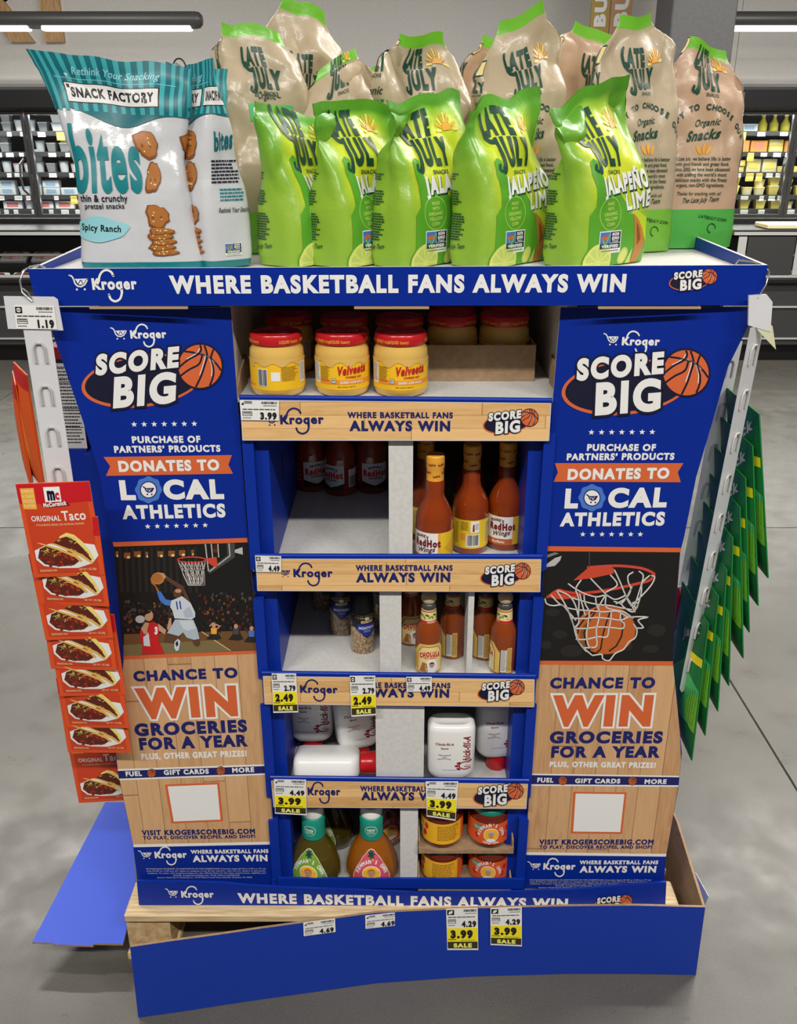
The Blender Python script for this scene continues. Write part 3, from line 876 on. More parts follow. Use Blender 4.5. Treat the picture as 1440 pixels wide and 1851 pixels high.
badge(a, pl, 268.5, 885, 23.5)
a.build('headline_lettering', pl, par)
a = Art()
a.line(pl, 'CHANCE TO', 241, 1232, 431, 1225, 19, 'navy', 1, .088)
a.line(pl, 'WIN', 252, 1300, 436, 1294, 56, 'orange', 1, .09, outline=1, ol=.075, omat='white')
a.line(pl, 'GROCERIES', 243, 1331, 448, 1323, 23, 'navy', 1, .088).line(pl, 'FOR A YEAR', 251, 1356, 447, 1349, 22, 'navy', 1, .088).line(pl, 'PLUS, OTHER GREAT PRIZES!', 255, 1373, 447, 1367, 11, 'white', 1, .078)
a.build('offer_lettering', pl, par)
a = Art()
a.line(pl, 'FUEL', 227, 1403, 257, 1402, 9, 'white', 3, .078).line(pl, 'GIFT CARDS', 296, 1400.5, 378, 1398, 9, 'white', 3, .078).line(pl, 'MORE', 419, 1396.5, 460, 1395, 9, 'white', 3, .078)
for x, y in ((274, 1397), (399, 1392.5)): a.join(ball(Art(), x, y, 7.5, 3, body='ballorange').placed(px(pl)))
a.build('strip_lettering', pl, par)
a = Art().poly([pl.uv(*p) for p in ((298, 1418), (396, 1414), (403, 1484), (310, 1488))], 'orange', 1).poly([pl.uv(*p) for p in ((303, 1421), (392.5, 1417.5), (398.5, 1481), (314, 1484.5))], 'white', 2)
a.build('white_square', pl, par)
a = Art().line(pl, 'VISIT KROGERSCOREBIG.COM', 257, 1510, 462, 1507, 9.5, 'navy', 1, .085).line(pl, 'TO PLAY, DISCOVER RECIPES, AND SHOP!', 259, 1517.5, 462, 1514.5, 6.3, 'navy', 1, .078)
a.line(pl, 'WHERE BASKETBALL FANS', 345, 1543, 485.5, 1541.5, 7, 'white', 1, .078).line(pl, 'ALWAYS WIN', 349, 1558, 485, 1556.5, 12, 'white', 1, .078)
FINE = ('NO PURCHASE NECESSARY TO PARTICIPATE OR WIN SWEEPSTAKES. Promotion begins 8/1/25 at 12:00 a.m. ET and', 'ends 9/1/25 at 11:59 p.m. ET. Open to residents of the 50 U.S. and D.C., who are U.S. citizens or permanent', 'residents. To enter, visit krogerscorebig.com. See Official Rules for full entry requirements, eligibility and', 'details, krogerscorebig.com. Void where prohibited.', 'Sponsor: Retail Sports Marketing, Inc., 10150 Mallard Creek Road, Suite 500, Charlotte, NC 28262')
for k, t in enumerate(FINE):
    d = (0, 0, 0, 46, 16)[k]; a.line(pl, t, 264 + d + k, 1571.5 + 3.9 * k, 480 - d - (8 if k == 4 else 0), 1571 + 3.9 * k, 2.5, 'lgrey', 1, .02)
a.build('footer_lettering', pl, par)
kroger(pl, 250, 274, 1537, 1551, 279, 338, 1551, 1550, 12, 'white').build('store_logo', pl, par)

# -- right wing
pl, par = RP, PR_
band(pl, OR_, IR, 1203, 1200, 1543, 1541, wood_v, 0).build('wood_print', pl, par)
a = Art()
for yo, yi, yo2, yi2, c in ((990, 987, 998, 996, 'orange'), (1195, 1194, 1203, 1201, 'orange'), (1402, 1398, 1422, 1420, 'white'), (1404.5, 1400.5, 1419, 1417, 'navy'), (1543, 1540, 1548, 1545, 'white')):
    band(pl, OR_, IR, yo, yi, yo2, yi2, c, 1 if c != 'navy' else 2).build('stripe', pl, par)
kroger(pl, 1091, 1117, 603, 623, 1121.5, 1191, 624, 624.5, 15, 'white').build('store_logo', pl, par)
score_at(pl, 1016.5, 1281, 690, .015).build('score_big_logo', pl, par)
a = Art()
for k in range(7):
    a.star(*pl.uv(1068.5 + 18.3 * k, 781.3 - .1 * k), .0052, 'white', 1); a.star(*pl.uv(1053 + 17.3 * k, 965.6), .0052, 'white', 1)
a.line(pl, 'PURCHASE OF', 1059, 815, 1184.5, 815, 12.5, 'white', 1, .078).line(pl, 'PARTNERS’ PRODUCTS', 1022.5, 832, 1218, 831, 12.5, 'white', 1, .078)
a.poly([pl.uv(980 + x / 3.13, 460 + y / 3.13) for x, y in ((70, 1180), (797, 1180), (765, 1232), (782, 1288), (63, 1285), (88, 1232))], 'orange', 1)
a.line(pl, 'DONATES TO', 1023, 867.4, 1209, 865, 20, 'white', 2, .078)
a.line(pl, 'L', 1016, 919, 1044, 919, 36, 'white', 1, .088).line(pl, 'CAL', 1095, 918, 1204, 917, 36, 'white', 1, .088).line(pl, 'ATHLETICS', 1012, 951.5, 1200.5, 950, 25, 'white', 1, .078)
badge(a, pl, 1069.5, 899.5, 23.5)
a.build('headline_lettering', pl, par)
a = Art().line(pl, 'CHANCE TO', 992, 1244.5, 1183.5, 1244, 20, 'navy', 1, .088)
a.line(pl, 'WIN', 997, 1313, 1180, 1313, 57, 'orange', 1, .09, outline=1, ol=.075, omat='white')
a.line(pl, 'GROCERIES', 991, 1343.5, 1197, 1343.5, 22, 'navy', 1, .088).line(pl, 'FOR A YEAR', 993, 1369.5, 1190, 1369.5, 21, 'navy', 1, .088).line(pl, 'PLUS, OTHER GREAT PRIZES!', 992, 1386, 1185, 1388, 10, 'white', 1, .078)
a.build('offer_lettering', pl, par)
a = Art()
a.line(pl, 'FUEL', 969.5, 1413.5, 999.7, 1414, 8.5, 'white', 3, .078).line(pl, 'GIFT CARDS', 1038, 1415, 1120.5, 1415.7, 8.5, 'white', 3, .078).line(pl, 'MORE', 1163, 1416.5, 1204, 1416.5, 8.5, 'white', 3, .078)
for x, y in ((1016.5, 1410.5), (1142.5, 1411)): a.join(ball(Art(), x, y, 7.5, 3, body='ballorange').placed(px(pl)))
a.build('strip_lettering', pl, par)
Art().poly([pl.uv(*p) for p in ((1036, 1431), (1132, 1432), (1124, 1507), (1031, 1506))], 'orange', 1).poly([pl.uv(*p) for p in ((1040, 1434), (1128, 1435), (1120.5, 1503.5), (1035.5, 1502.5))], 'white', 2).build('white_square', pl, par)
a = Art().line(pl, 'VISIT KROGERSCOREBIG.COM', 974, 1526.5, 1181, 1526.5, 9.5, 'navy', 1, .085).line(pl, 'TO PLAY, DISCOVER RECIPES, AND SHOP!', 974, 1534, 1178, 1534, 6.3, 'navy', 1, .078)
a.line(pl, 'WHERE BASKETBALL FANS', 1047, 1562, 1189, 1562, 7, 'white', 1, .078).line(pl, 'ALWAYS WIN', 1047, 1577, 1186, 1577, 12, 'white', 1, .078)
for k, t in enumerate(FINE):
    d = (0, 0, 0, 46, 16)[k]; a.line(pl, t, 957 + d, 1591.5 + 3.4 * k, 1176 - d, 1591.5 + 3.4 * k, 2.4, 'lgrey', 1, .02)
a.build('footer_lettering', pl, par)
kroger(pl, 953, 977, 1557, 1571, 980, 1039, 1571.5, 1571.5, 12, 'white').build('store_logo', pl, par)

# -- printed photographs on the wings
def photo_left():
    pl = LP; K = 5.143; f = lambda p: pl.uv(195 + p[0] / K, 970 + p[1] / K)
    a = band(pl, OL, IL, 988, 980, 1186, 1176, 'photo', 0)
    b = Art(); r = random.Random(3)
    b.poly([(150, 905), (1395, 870), (1410, 1050), (145, 1110)], 'court2', 1); b.poly([(145, 1005), (1000, 960), (1150, 1060), (145, 1110)], 'court', 2)
    b.stroke([(870, 880), (1140, 1058)], 6, 'cream', 3, round_=False)
    for k in range(13): x = 100 + k * 58; b.poly([(x, 95), (x + 26, 94), (x + 44, 520), (x + 14, 520)], 'photo2', 1)
    for x, y, w_ in ((85, 165, 26), (180, 178, 60), (275, 165, 66), (362, 170, 26), (488, 165, 52), (592, 160, 62), (690, 155, 60), (786, 150, 24)):
        b.poly([(x - w_ / 2, y - 30), (x + w_ / 2, y - 32), (x + w_ / 2, y + 20), (x + w_ * .1, y + 28), (x - w_ / 2, y + 18)], 'chipdark', 2); b.ell(x + w_ * .2, y + 12, w_ * .26, 12, 'cream', 3, n=10)
    for k in range(320):
        x = r.uniform(140, 600) if k % 2 else r.uniform(850, 1370); y = r.uniform(600 if x < 600 else 520, 880)
        b.ell(x, y, r.uniform(7, 17), r.uniform(10, 22), r.choice(['photo2', 'photo2', 'photo', 'skind', 'photo', 'photo2', 'meat', 'photo2', 'pretzeld', 'dgrey']), 2, n=7)
    # backboard
    b.poly([(900, 62), (1115, 58), (1140, 60), (1180, 60), (1180, 190), (945, 345), (930, 320)], 'dgrey', 2); b.poly([(918, 66), (1105, 62), (1110, 170), (945, 300), (935, 260)], 'photo', 3)
    for P in (((960, 64), (975, 200)), ((1022, 64), (1030, 190)), ((1125, 60), (1135, 175), (945, 320)), ((905, 66), (935, 320))): b.stroke(P, 10, 'lgrey', 4, round_=False)
    b.poly([(1180, 120), (1250, 95), (1255, 165), (1180, 145)], 'lgrey', 4); b.ell(1000, 110, 30, 40, 'pretzeld', 3, n=10)
    b.poly([(915, 200), (1010, 185), (1022, 270), (990, 280), (930, 240)], 'rim', 5)
    E_ = [(780 + 130 * cos(t), 212 + 26 * sin(t)) for t in [2 * pi * k / 30 for k in range(30)]]; b.stroke(E_, 12, 'rim', 5, closed=True)
    for k in range(9):
        x0 = 652 + 32 * k; x1 = 755 + 16 * k
        b.stroke([(x0, 222 + 14 * sin(pi * k / 8)), (x0 + (x1 - x0) * .5 + (8 if k % 2 else -8), 330), (x1, 455)], 4, 'net', 4, round_=False)
        if k < 8: b.stroke([(x0, 225), ((x0 + x1) / 2 + 26, 340), (x1 + 34, 452)], 3.5, 'net', 4, round_=False); b.stroke([(x0 + 32, 225), ((x0 + x1) / 2 - 6, 345), (x1 - 8, 452)], 3.5, 'net', 4, round_=False)
    # jumping player: arms, head, jersey, shorts, legs
    b.poly([(530, 345), (560, 370), (640, 420), (700, 455), (750, 560), (768, 610), (720, 590), (690, 500), (600, 440), (540, 395), (505, 360), (500, 335)], 'skind', 5)
    b.poly([(395, 385), (420, 375), (440, 440), (470, 490), (485, 515), (455, 500), (440, 460), (405, 430)], 'pretzel', 5)
    b.poly([(455, 505), (490, 505), (540, 580), (600, 590), (585, 640), (530, 632), (480, 585)], 'medblue', 5)
    b.ell(465, 385, 62, 56, 'chip', 6, n=24); b.ell(458, 378, 50, 44, 'pretzel', 7, n=20); b.poly([(450, 325), (520, 335), (545, 370), (520, 390), (500, 350)], 'skin', 8)
    b.ell(648, 522, 42, 46, 'skind', 6, n=16); b.ell(655, 500, 30, 18, 'skin', 7, n=12)
    b.poly([(590, 590), (640, 570), (690, 548), (770, 612), (812, 700), (812, 742), (780, 765), (620, 755), (600, 680), (580, 650)], 'jersey', 7)
    b.text('11', (634, 668), (60, -8), (-10, -62), 'blue', 8, .1, fit=True)
    b.poly([(700, 690), (760, 640), (800, 740), (720, 750)], 'jersey2', 8)
    b.poly([(625, 765), (795, 768), (830, 850), (852, 945), (800, 955), (735, 935), (700, 885), (660, 920), (550, 890), (590, 830)], 'jersey2', 7); b.poly([(660, 775), (790, 775), (815, 850), (740, 870), (700, 850)], 'jersey', 8)
    b.poly([(545, 895), (640, 918), (690, 900), (660, 950), (640, 990), (600, 985), (520, 980), (535, 930)], 'skind', 6); b.poly([(620, 975), (650, 945), (675, 965), (660, 1050), (635, 1060), (618, 1030)], 'jersey', 7); b.poly([(628, 985), (650, 960), (655, 1000), (640, 1020)], 'darknavy', 8)
    b.poly([(780, 955), (852, 950), (858, 1000), (830, 1020), (800, 1000)], 'skind', 6)
    # red player
    b.ell(380, 730, 42, 52, 'skin', 6, n=18); b.poly([(335, 700), (350, 675), (400, 685), (400, 700), (350, 720), (345, 750)], 'photo', 7); b.ell(300, 765, 45, 36, 'lgrey', 4, n=12)
    b.poly([(345, 795), (440, 790), (480, 830), (470, 960), (500, 1020), (525, 1085), (315, 1092), (325, 1000), (300, 960), (300, 880)], 'red', 6); b.poly([(330, 930), (380, 890), (395, 1015), (335, 1010)], 'jersey', 7)
    b.poly([(350, 790), (385, 800), (365, 870), (380, 900), (340, 900), (308, 850)], 'skin', 8); b.poly([(465, 800), (545, 865), (530, 905), (475, 870)], 'skin', 7); b.text('3', (432, 900), (36, -4), (0, -60), 'white', 8, .1, fit=True)
    b.poly([(570, 760), (590, 750), (590, 830), (560, 870), (550, 850)], 'skin', 4)
    # seated onlookers
    for x, y, c in ((985, 880, 'gold'), (1190, 885, 'dgrey'), (1335, 905, 'medblue')):
        b.poly([(x - 70, y + 70), (x - 30, y + 20), (x - 25, y - 35), (x + 28, y - 35), (x + 40, y + 10), (x + 70, y + 65), (x + 20, y + 78)], 'photo2', 4); b.poly([(x - 28, y - 35), (x + 28, y - 35), (x + 26, y + 22), (x - 24, y + 22)], c, 5); b.ell(x, y - 55, 19, 23, 'skin', 5, n=10)
    b.stroke([(945, 830), (975, 800), (1040, 830), (1010, 860)], 12, 'skin', 4, round_=False)
    # keep the small figures inside the photo's edge
    return a.join(b.placed(f))


photo_left().build('dunk_photo', LP, PL_)


def photo_right():
    pl = RP; K = 5.333; f = lambda p: pl.uv(965 + p[0] / K, 985 + p[1] / K)
    a = band(pl, OR_, IR, 997, 995, 1196, 1194, 'photo', 0); b = Art()
    for x, y, rx, ry in ((180, 650, 70, 40), (110, 960, 60, 40), (360, 1020, 110, 60), (250, 860, 70, 40), (1180, 820, 90, 60), (880, 980, 70, 40), (1120, 1000, 80, 40)): b.ell(x, y, rx, ry, 'photo2', 1, n=16)
    b.poly([(105, 215), (200, 200), (250, 150), (265, 105), (200, 125), (105, 195)], 'lgrey', 1); b.poly([(105, 100), (200, 70), (240, 80), (105, 130)], 'grey', 1); b.stroke([(532, 75), (532, 190)], 10, 'dgrey', 1)
    b.curve([(520, 215), (740, 200), (900, 205), (1040, 225), (1130, 260), (1155, 290), (1110, 340), (1000, 370), (780, 420), (560, 455), (420, 465), (300, 450), (230, 435), (130, 500)], 26, 'rim', 2)
    b.stroke([(240, 460), (400, 480), (560, 465)], 16, 'red', 3); b.poly([(120, 500), (240, 440), (330, 470), (420, 480), (410, 510), (260, 525)], 'rim', 3)
    b.poly([(375, 340), (525, 215), (745, 205), (780, 240), (760, 275), (560, 318)], 'rim', 3)
    b.stroke([(540, 212), (745, 205), (900, 210), (1045, 232), (1140, 268)], 5, 'pink', 4)
    b.ell(690, 815, 285, 235, 'ballorange', 4, n=44); b.ell(560, 870, 120, 140, 'chipdark', 5, n=24); b.ell(640, 860, 150, 160, 'ballorange', 6, n=24)
    for P in (((730, 640), (690, 760), (660, 870), (640, 1000), (600, 1035)), ((845, 660), (860, 760), (840, 880), (790, 970), (720, 1020)), ((590, 640), (520, 740), (480, 840), (500, 960), (540, 1010)), ((420, 850), (430, 780), (500, 690), (600, 610))): b.stroke(P, 13, 'black', 7, round_=False)
    NT = [[(220, 440), (310, 590), (370, 740), (410, 890), (470, 980), (560, 1060)], [(230, 435), (330, 480), (390, 560), (420, 660), (430, 740), (390, 790)], [(330, 370), (400, 420), (500, 470), (600, 495), (690, 480), (780, 520), (880, 480)], [(450, 335), (400, 420), (430, 520), (425, 700)], [(440, 470), (460, 560), (490, 670)], [(545, 320), (660, 440), (700, 480)], [(690, 470), (620, 590)], [(735, 285), (800, 380), (690, 450)], [(775, 240), (830, 360), (880, 480), (930, 560), (970, 640)],
          [(950, 258), (905, 290), (905, 350), (930, 420), (900, 490), (850, 530), (790, 560)], [(1010, 250), (1050, 290), (1030, 380), (1000, 480), (960, 600)], [(1110, 290), (1040, 360), (1030, 460), (990, 600)], [(1130, 290), (1160, 310), (1120, 390), (1020, 500), (930, 580)], [(940, 400), (890, 500), (840, 560)], [(345, 500), (500, 545), (620, 570), (740, 580), (830, 600), (940, 620)], [(310, 600), (420, 620), (560, 630), (660, 640), (800, 635), (900, 690), (960, 690)], [(350, 700), (480, 705), (600, 695), (720, 705), (830, 720), (920, 690), (1090, 690), (1000, 720), (1050, 790), (980, 795)], [(385, 800), (500, 800), (620, 785), (730, 790), (850, 800), (865, 750), (830, 720), (835, 650)],
          [(405, 905), (500, 905), (610, 880), (700, 880), (720, 800), (740, 700), (740, 640)], [(480, 480), (490, 560), (530, 640), (520, 740), (505, 860), (520, 960), (545, 985)], [(590, 490), (600, 570), (630, 640), (620, 720), (600, 800), (600, 880), (595, 975), (470, 985)], [(690, 490), (690, 590), (760, 620), (860, 640), (950, 700)], [(105, 515), (120, 560), (180, 580), (270, 575), (330, 640), (400, 720)], [(960, 760), (990, 820), (970, 890), (910, 930), (860, 1000), (780, 1040), (720, 1110), (660, 1090), (650, 1050), (560, 1060)], [(165, 480), (240, 560), (310, 600), (350, 690), (400, 830), (430, 930), (500, 1020)], [(770, 540), (830, 560), (870, 600), (950, 640), (1000, 560), (950, 550)], [(880, 480), (920, 560), (980, 600)]]
    for P in NT: b.curve(P, 13, 'net', 8, n=4); b.curve([(x + 3, y + 4) for x, y in P], 4, 'lgrey', 9, n=4)
    return a.join(b.placed(f))


photo_right().build('hoop_photo', RP, PR_)

# ================================================================== shelves, fascias, inner walls
FASC = [((432, 716), (998, 722), (993, 798), (437, 797)), ((460, 1003), (980, 1004), (977, 1071), (464, 1069)), ((473, 1215), (968, 1221), (966, 1279), (477, 1274)), ((488, 1404), (956, 1410), (952, 1463), (493, 1460))]
FY = 1.437
FP = Flat((0, FY, 0), (1, 0, 0), (0, 0, 1))
TXT = [dict(k=(478, 500, 748, 768, 505, 585, 767, 766, 17), w=(628, 755.5, 818.5, 756, 11), w2=(632, 779, 815, 779.5, 19), s=(873, 972, 762)),
       dict(k=(502, 524, 1027, 1042, 529, 601, 1043, 1043, 15), w=(643, 1031.5, 818, 1031.5, 10.5), w2=(644, 1052.5, 815, 1052, 17.5), s=(868, 958, 1038.5)),
       dict(k=(515, 536, 1237, 1252, 541, 610, 1252, 1253, 14), w=(642, 1243, 814, 1244, 10), w2=(643, 1260, 813, 1261, 16), s=(863, 947, 1248)),
       dict(k=(528, 549, 1421, 1436, 555, 615, 1437, 1437.5, 14), w=(651, 1430, 808, 1431, 10), w2=(653, 1446, 808, 1447, 15), s=(855, 945, 1436))]
ztop = []
for q, d in zip(FASC, TXT):
    a0, a1, a2, a3 = q
    fo = card('shelf_fascia', FP, [a0, a3, a2, a1], bluec, M('cardwhite'), ST, .005)
    z = (FP.uv(*a0)[1] + FP.uv(*a1)[1]) / 2; ztop.append(z)
    e = 1.6; tp = 7
    wp = [(a0[0] + e + 1, a0[1] + tp), (a3[0] + e, a3[1] - e), (a2[0] - e, a2[1] - e), (a1[0] - e - 1, a1[1] + tp)]
    Art().poly([FP.uv(*p) for p in wp], wood_h, 0).build('wood_print', FP, fo)
    rim = Art()
    for i in range(4): rim.stroke([FP.uv(*wp[i]), FP.uv(*wp[(i + 1) % 4])], .0011, 'cardwhite', 1, round_=False)
    rim.build('print_border', FP, fo)
    kroger(FP, *d['k'], 'navy').build('store_logo', FP, fo)
    x0, y0, x1, y1, c = d['w']; x2, y2, x3, y3, c2 = d['w2']
    Art().line(FP, 'WHERE BASKETBALL FANS', x0, y0, x1, y1, c, 'navy', 2, .078).line(FP, 'ALWAYS WIN', x2, y2, x3, y3, c2, 'navy', 2, .078).build('slogan_lettering', FP, fo)
    score_at(FP, d['s'][0], d['s'][1], d['s'][2]).build('score_big_logo', FP, fo)
    l0 = FP.pt(*FP.uv(a0[0], a0[1] + 2.5)); l1 = FP.pt(*FP.uv(a1[0], a1[1] + 2.5))
    MB().tube([l0 + Vector((0, .003, 0)), l1 + Vector((0, .003, 0))], .0042, 8).build('rolled_edge', bluec, fo, smooth=60)
q = ((502, 1588), (947, 1590), (946, 1607), (503, 1605))
fo = card('bottom_lip', FP, [q[0], q[3], q[2], q[1]], bluec, bluec, ST, .005)
MB().box(-.265, .265, FY + .006, FY + .012, .1375, .172).build('bottom_shelf_front', bluec, ST)
ZF = [ztop[0] - .006, ztop[1] - .034, ztop[2] - .016, ztop[3] - .054, .143]      # shelf floors
for i, z in enumerate(ZF):
    w_ = .27 if i == 0 else .262; y0, y1, y2 = FY + .006, 1.4535, 1.955
    MB().prism([(x, y, z - .006) for x, y in ((-.25, y0), (-.25, y1), (-w_, y1), (-w_, y2), (w_, y2), (w_, y1), (.25, y1), (.25, y0))], (0, 0, .006)).build('shelf', whitecard, ST)
for s in (-1, 1):
    boxpart('liner_wall', ST, beige, min(s * .285, s * .271), max(s * .285, s * .271), PY + .002, 1.955, ztop[0] - .06, 1.362)
    for zl, zh in zip([z for z in ZF[1:]], [ZF[0] - .008, ZF[1] - .008, ZF[2] - .008, ZF[3] - .008]):
        x0, x1 = sorted((s * .2635, s * .222))
        wal = MB().box(x0, x1, PY + .012, 1.955, zl + .001, zh).build('shelf_side_wall', bluec, ST)
        MB().prism([(s * .2635, FY + .007, zl + .001), (s * .2635, FY + .007, zh - .05), (s * .2445, FY + .007, zh - .05), (s * .2445, FY + .007, zl + .001)][::s], (0, PY + .011 - FY - .007, 0)).build('corner_fold', bluec, wal)
        MB().box(min(s * .2205, s * .2216), max(s * .2205, s * .2216), 1.62, 1.628, zl + .1, zl + .16).build('slot', M('darknavy'), wal)
boxpart('back_panel', ST, brown, -.285, .285, 1.956, 1.965, .12, 1.362)
# white cardboard dividers standing on the shelves
DIV = [(1, 703, 745, 1000), (2, 687, 725, 1213), (3, 680, 765, 1404), (4, 723, 754, 1588)]
for i, x0, x1, y in DIV:
    a = at(x0, y, Y=FY + .02); c = at(x1, y, Y=FY + .02)
    boxpart('divider', ST, whitecard, a.x, c.x, FY + .012, 1.95, ZF[i] + .001, ZF[i - 1] - .012)
a = at(841, 1210, Y=FY + .03); c = at(851, 1210, Y=FY + .03)
boxpart('thin_divider', ST, whitecard, a.x, c.x, FY + .014, 1.95, ZF[2] + .001, ZF[1] - .012)
# cut cardboard corners of the product tray on the top shelf
for s in (-1, 1):
    zt = ztop[0]; x = s * .2702
    MB().prism([(x, 1.458, zt - .0055), (x, 1.56, zt - .0055), (x, 1.56, zt + .045), (x, 1.5, zt + .03), (x, 1.458, zt + .012)][::s], (-s * .004, 0, 0)).build('tray_side', brown, ST)
# outer body
for s in (-1, 1):
    x0, x1 = sorted((s * .30, s * .5))
    boxpart('body_core', ST, bluec, x0, x1, 1.52, 1.955, .14, .88) if s > 0 else boxpart('body_core', ST, bluec, -.56, -.30, 1.52, 1.955, .14, 1.08)
boxpart('body_top', ST, bluec, .3, .5, 1.52, 1.955, .881, 1.35); boxpart('body_top', ST, bluec, -.5, -.3, 1.52, 1.955, 1.081, 1.35)
boxpart('body_back', ST, bluec, -.5, .5, 1.966, 1.975, .14, 1.36)
sd = boxpart('side_tray', ST, bluec, -.618, -.561, 1.545, 1.95, .32, 1.075)
boxpart('tray_lip', ST, bluec, -.622, -.5605, 1.538, 1.544, .9, 1.085)

# ================================================================== header tray
HP = Flat((0, 1.42, 0), (1, 0, 0), (0, 0, 1))
hd = card('header_front', HP, [(50, 486), (66, 553), (1373, 552), (1388, 479)], M('panelblue', .35, **{'Specular IOR Level': .25}), M('cardwhite'), ST, .006)
kroger(HP, 125, 159, 497, 523, 166, 248, 524, 523, 21, 'white').build('store_logo', HP, hd)
Art().line(HP, 'WHERE BASKETBALL FANS ALWAYS WIN', 309, 531, 1132, 528, 33, 'white', 1, .078).build('headline_lettering', HP, hd)
score_at(HP, 1209, 1295, 506).build('score_big_logo', HP, hd)
tl, tr = HP.pt(*HP.uv(50, 486)), HP.pt(*HP.uv(1388, 479)); TZ = .5 * (tl.z + tr.z); TX = tr.x
bx, bz = HP.pt(*HP.uv(1373, 552)).x, HP.pt(*HP.uv(1373, 552)).z
for s in (-1, 1):
    P = [(s * bx, 1.426, bz), (s * bx, 1.99, bz), (s * TX, 1.99, TZ + .016), (s * TX, 1.426, tr.z if s > 0 else tl.z)]
    MB().prism(P if s > 0 else P[::-1], (-s * .006, 0, 0), 0, 1).build('header_side', [bluec, M('cardwhite')], ST)
boxpart('header_back', ST, bluec, -bx, bx, 1.99, 1.996, bz, TZ + .016)
boxpart('header_floor', ST, whitecard, -bx + .002, bx - .002, 1.427, 1.989, TZ - .02, TZ - .012)
TRAYZ = TZ - .0115
for x0, x1 in ((163, 340), (640, 775), (1080, 1265)):
    a = at(x0, 553, Y=1.419); c = at(x1, 553, Y=1.419)
    boxpart('locking_tab', ST, M('card'), a.x, c.x, 1.414, 1.419, a.z - .004, a.z - .0005)
# ================================================================== bottom tray strip
BP = Flat((0, 1.418, 0), (1, 0, 0), (0, 0, 1))
tops = [(247, 1593), (330, 1594), (400, 1596), (450, 1601), (520, 1605), (640, 1609), (760, 1614), (900, 1613), (1040, 1608), (1130, 1600), (1204, 1595)]
bots = [(251, 1636), (400, 1636), (600, 1641), (800, 1645), (1000, 1648), (1202, 1640)]
bt = card('bottom_tray_front', BP, tops[:1] + bots + tops[:0:-1], bluec, bluec, ST, .005)
kroger(BP, 299, 321.6, 1606, 1621, 327, 386.6, 1622, 1622, 12, 'white').build('store_logo', BP, bt)
Art().line(BP, 'WHERE BASKETBALL FANS ALWAYS WIN', 431, 1632, 1027, 1642, 18, 'white', 1, .078).build('headline_lettering', BP, bt)
score_at(BP, 1072, 1142, 1633).build('score_big_logo', BP, bt)
zb = BP.pt(*BP.uv(251, 1636)).z
boxpart('bottom_tray_floor', ST, brown, -.54, .54, 1.424, 1.97, .127, .137)
for s in (-1, 1): boxpart('bottom_tray_side', ST, bluec, min(s * .545, s * .55), max(s * .545, s * .55), 1.46, 1.97, .138, .185)
# ================================================================== goods on the shelves
def glossy(name, rough=.12): return M(name, rough, **{'Coat Weight': .6, 'Coat Roughness': .05})


def bars(a, x0, y0, x1, y1, mat='black', l=2, seed=1):
    r = random.Random(seed); x = x0; W = x1 - x0
    while x < x1 - W * .01:
        w_ = W * r.choice((.012, .02, .035)); a.rect(x, y0, min(x + w_, x1), y1, mat, l); x += w_ + W * r.choice((.015, .02, .03))
    return a


def lines(a, x0, x1, y, dy, n, mat, l=2, h=.35, seed=1, ragged=.25):
    """rows of print too small to read: word-shaped dashes"""
    r = random.Random(seed)
    for k in range(n):
        x = x0; e = x1 - (x1 - x0) * r.uniform(0, ragged)
        while x < e:
            w_ = min((x1 - x0) * r.uniform(.05, .16), e - x); a.rect(x, y - k * dy, x + w_, y - k * dy + dy * h, mat, l); x += w_ + (x1 - x0) * .02
    return a


def face(a, cx, cy, r, l=3, hair='lgrey', shirt='white'):
    """a small generic smiling portrait drawing"""
    a.poly([(cx - r * 1.1, cy - r * 1.5), (cx - r * .7, cy - r * .9), (cx + r * .7, cy - r * .9), (cx + r * 1.1, cy - r * 1.5)], shirt, l)
    a.ell(cx, cy, r * .62, r * .8, 'skin', l + 1, n=16); a.poly([(cx - r * .66, cy + r * .1), (cx - r * .6, cy + r * .7), (cx, cy + r), (cx + r * .6, cy + r * .7), (cx + r * .66, cy + r * .1), (cx + r * .45, cy + r * .5), (cx - r * .45, cy + r * .5)], hair, l + 2)
    for s in (-1, 1): a.rect(cx + s * r * .24 - r * .1, cy + r * .1, cx + s * r * .24 + r * .1, cy + r * .18, 'black', l + 2)
    a.rect(cx - r * .2, cy - r * .38, cx + r * .2, cy - r * .3, 'dred', l + 2)
    return a


def T(a, s, cx, y, wd, cap, mat, l=2, w=.06, rot=0, shear=0, arc=None):
    """centred line of lettering of given total width and cap height"""
    W = text_width(s, w); c, q = cos(rot), sin(rot); k = 1 / (1 + 2 * w)
    U = (wd / W * c, wd / W * q); V = (cap * k * (shear * c - q), cap * k * (shear * q + c))
    return a.text(s, (cx, y), U, V, mat, l, w, align='c', arc=arc)


def place(proto, used, x, y, z, yaw, label, group, tilt=None):
    if not used: t = proto; used.append(1)
    else: t = copy_tree(proto)
    t.location = (x, y, z); t.rotation_euler = tilt or (0, 0, yaw); t['label'] = label; t['group'] = group
    return t


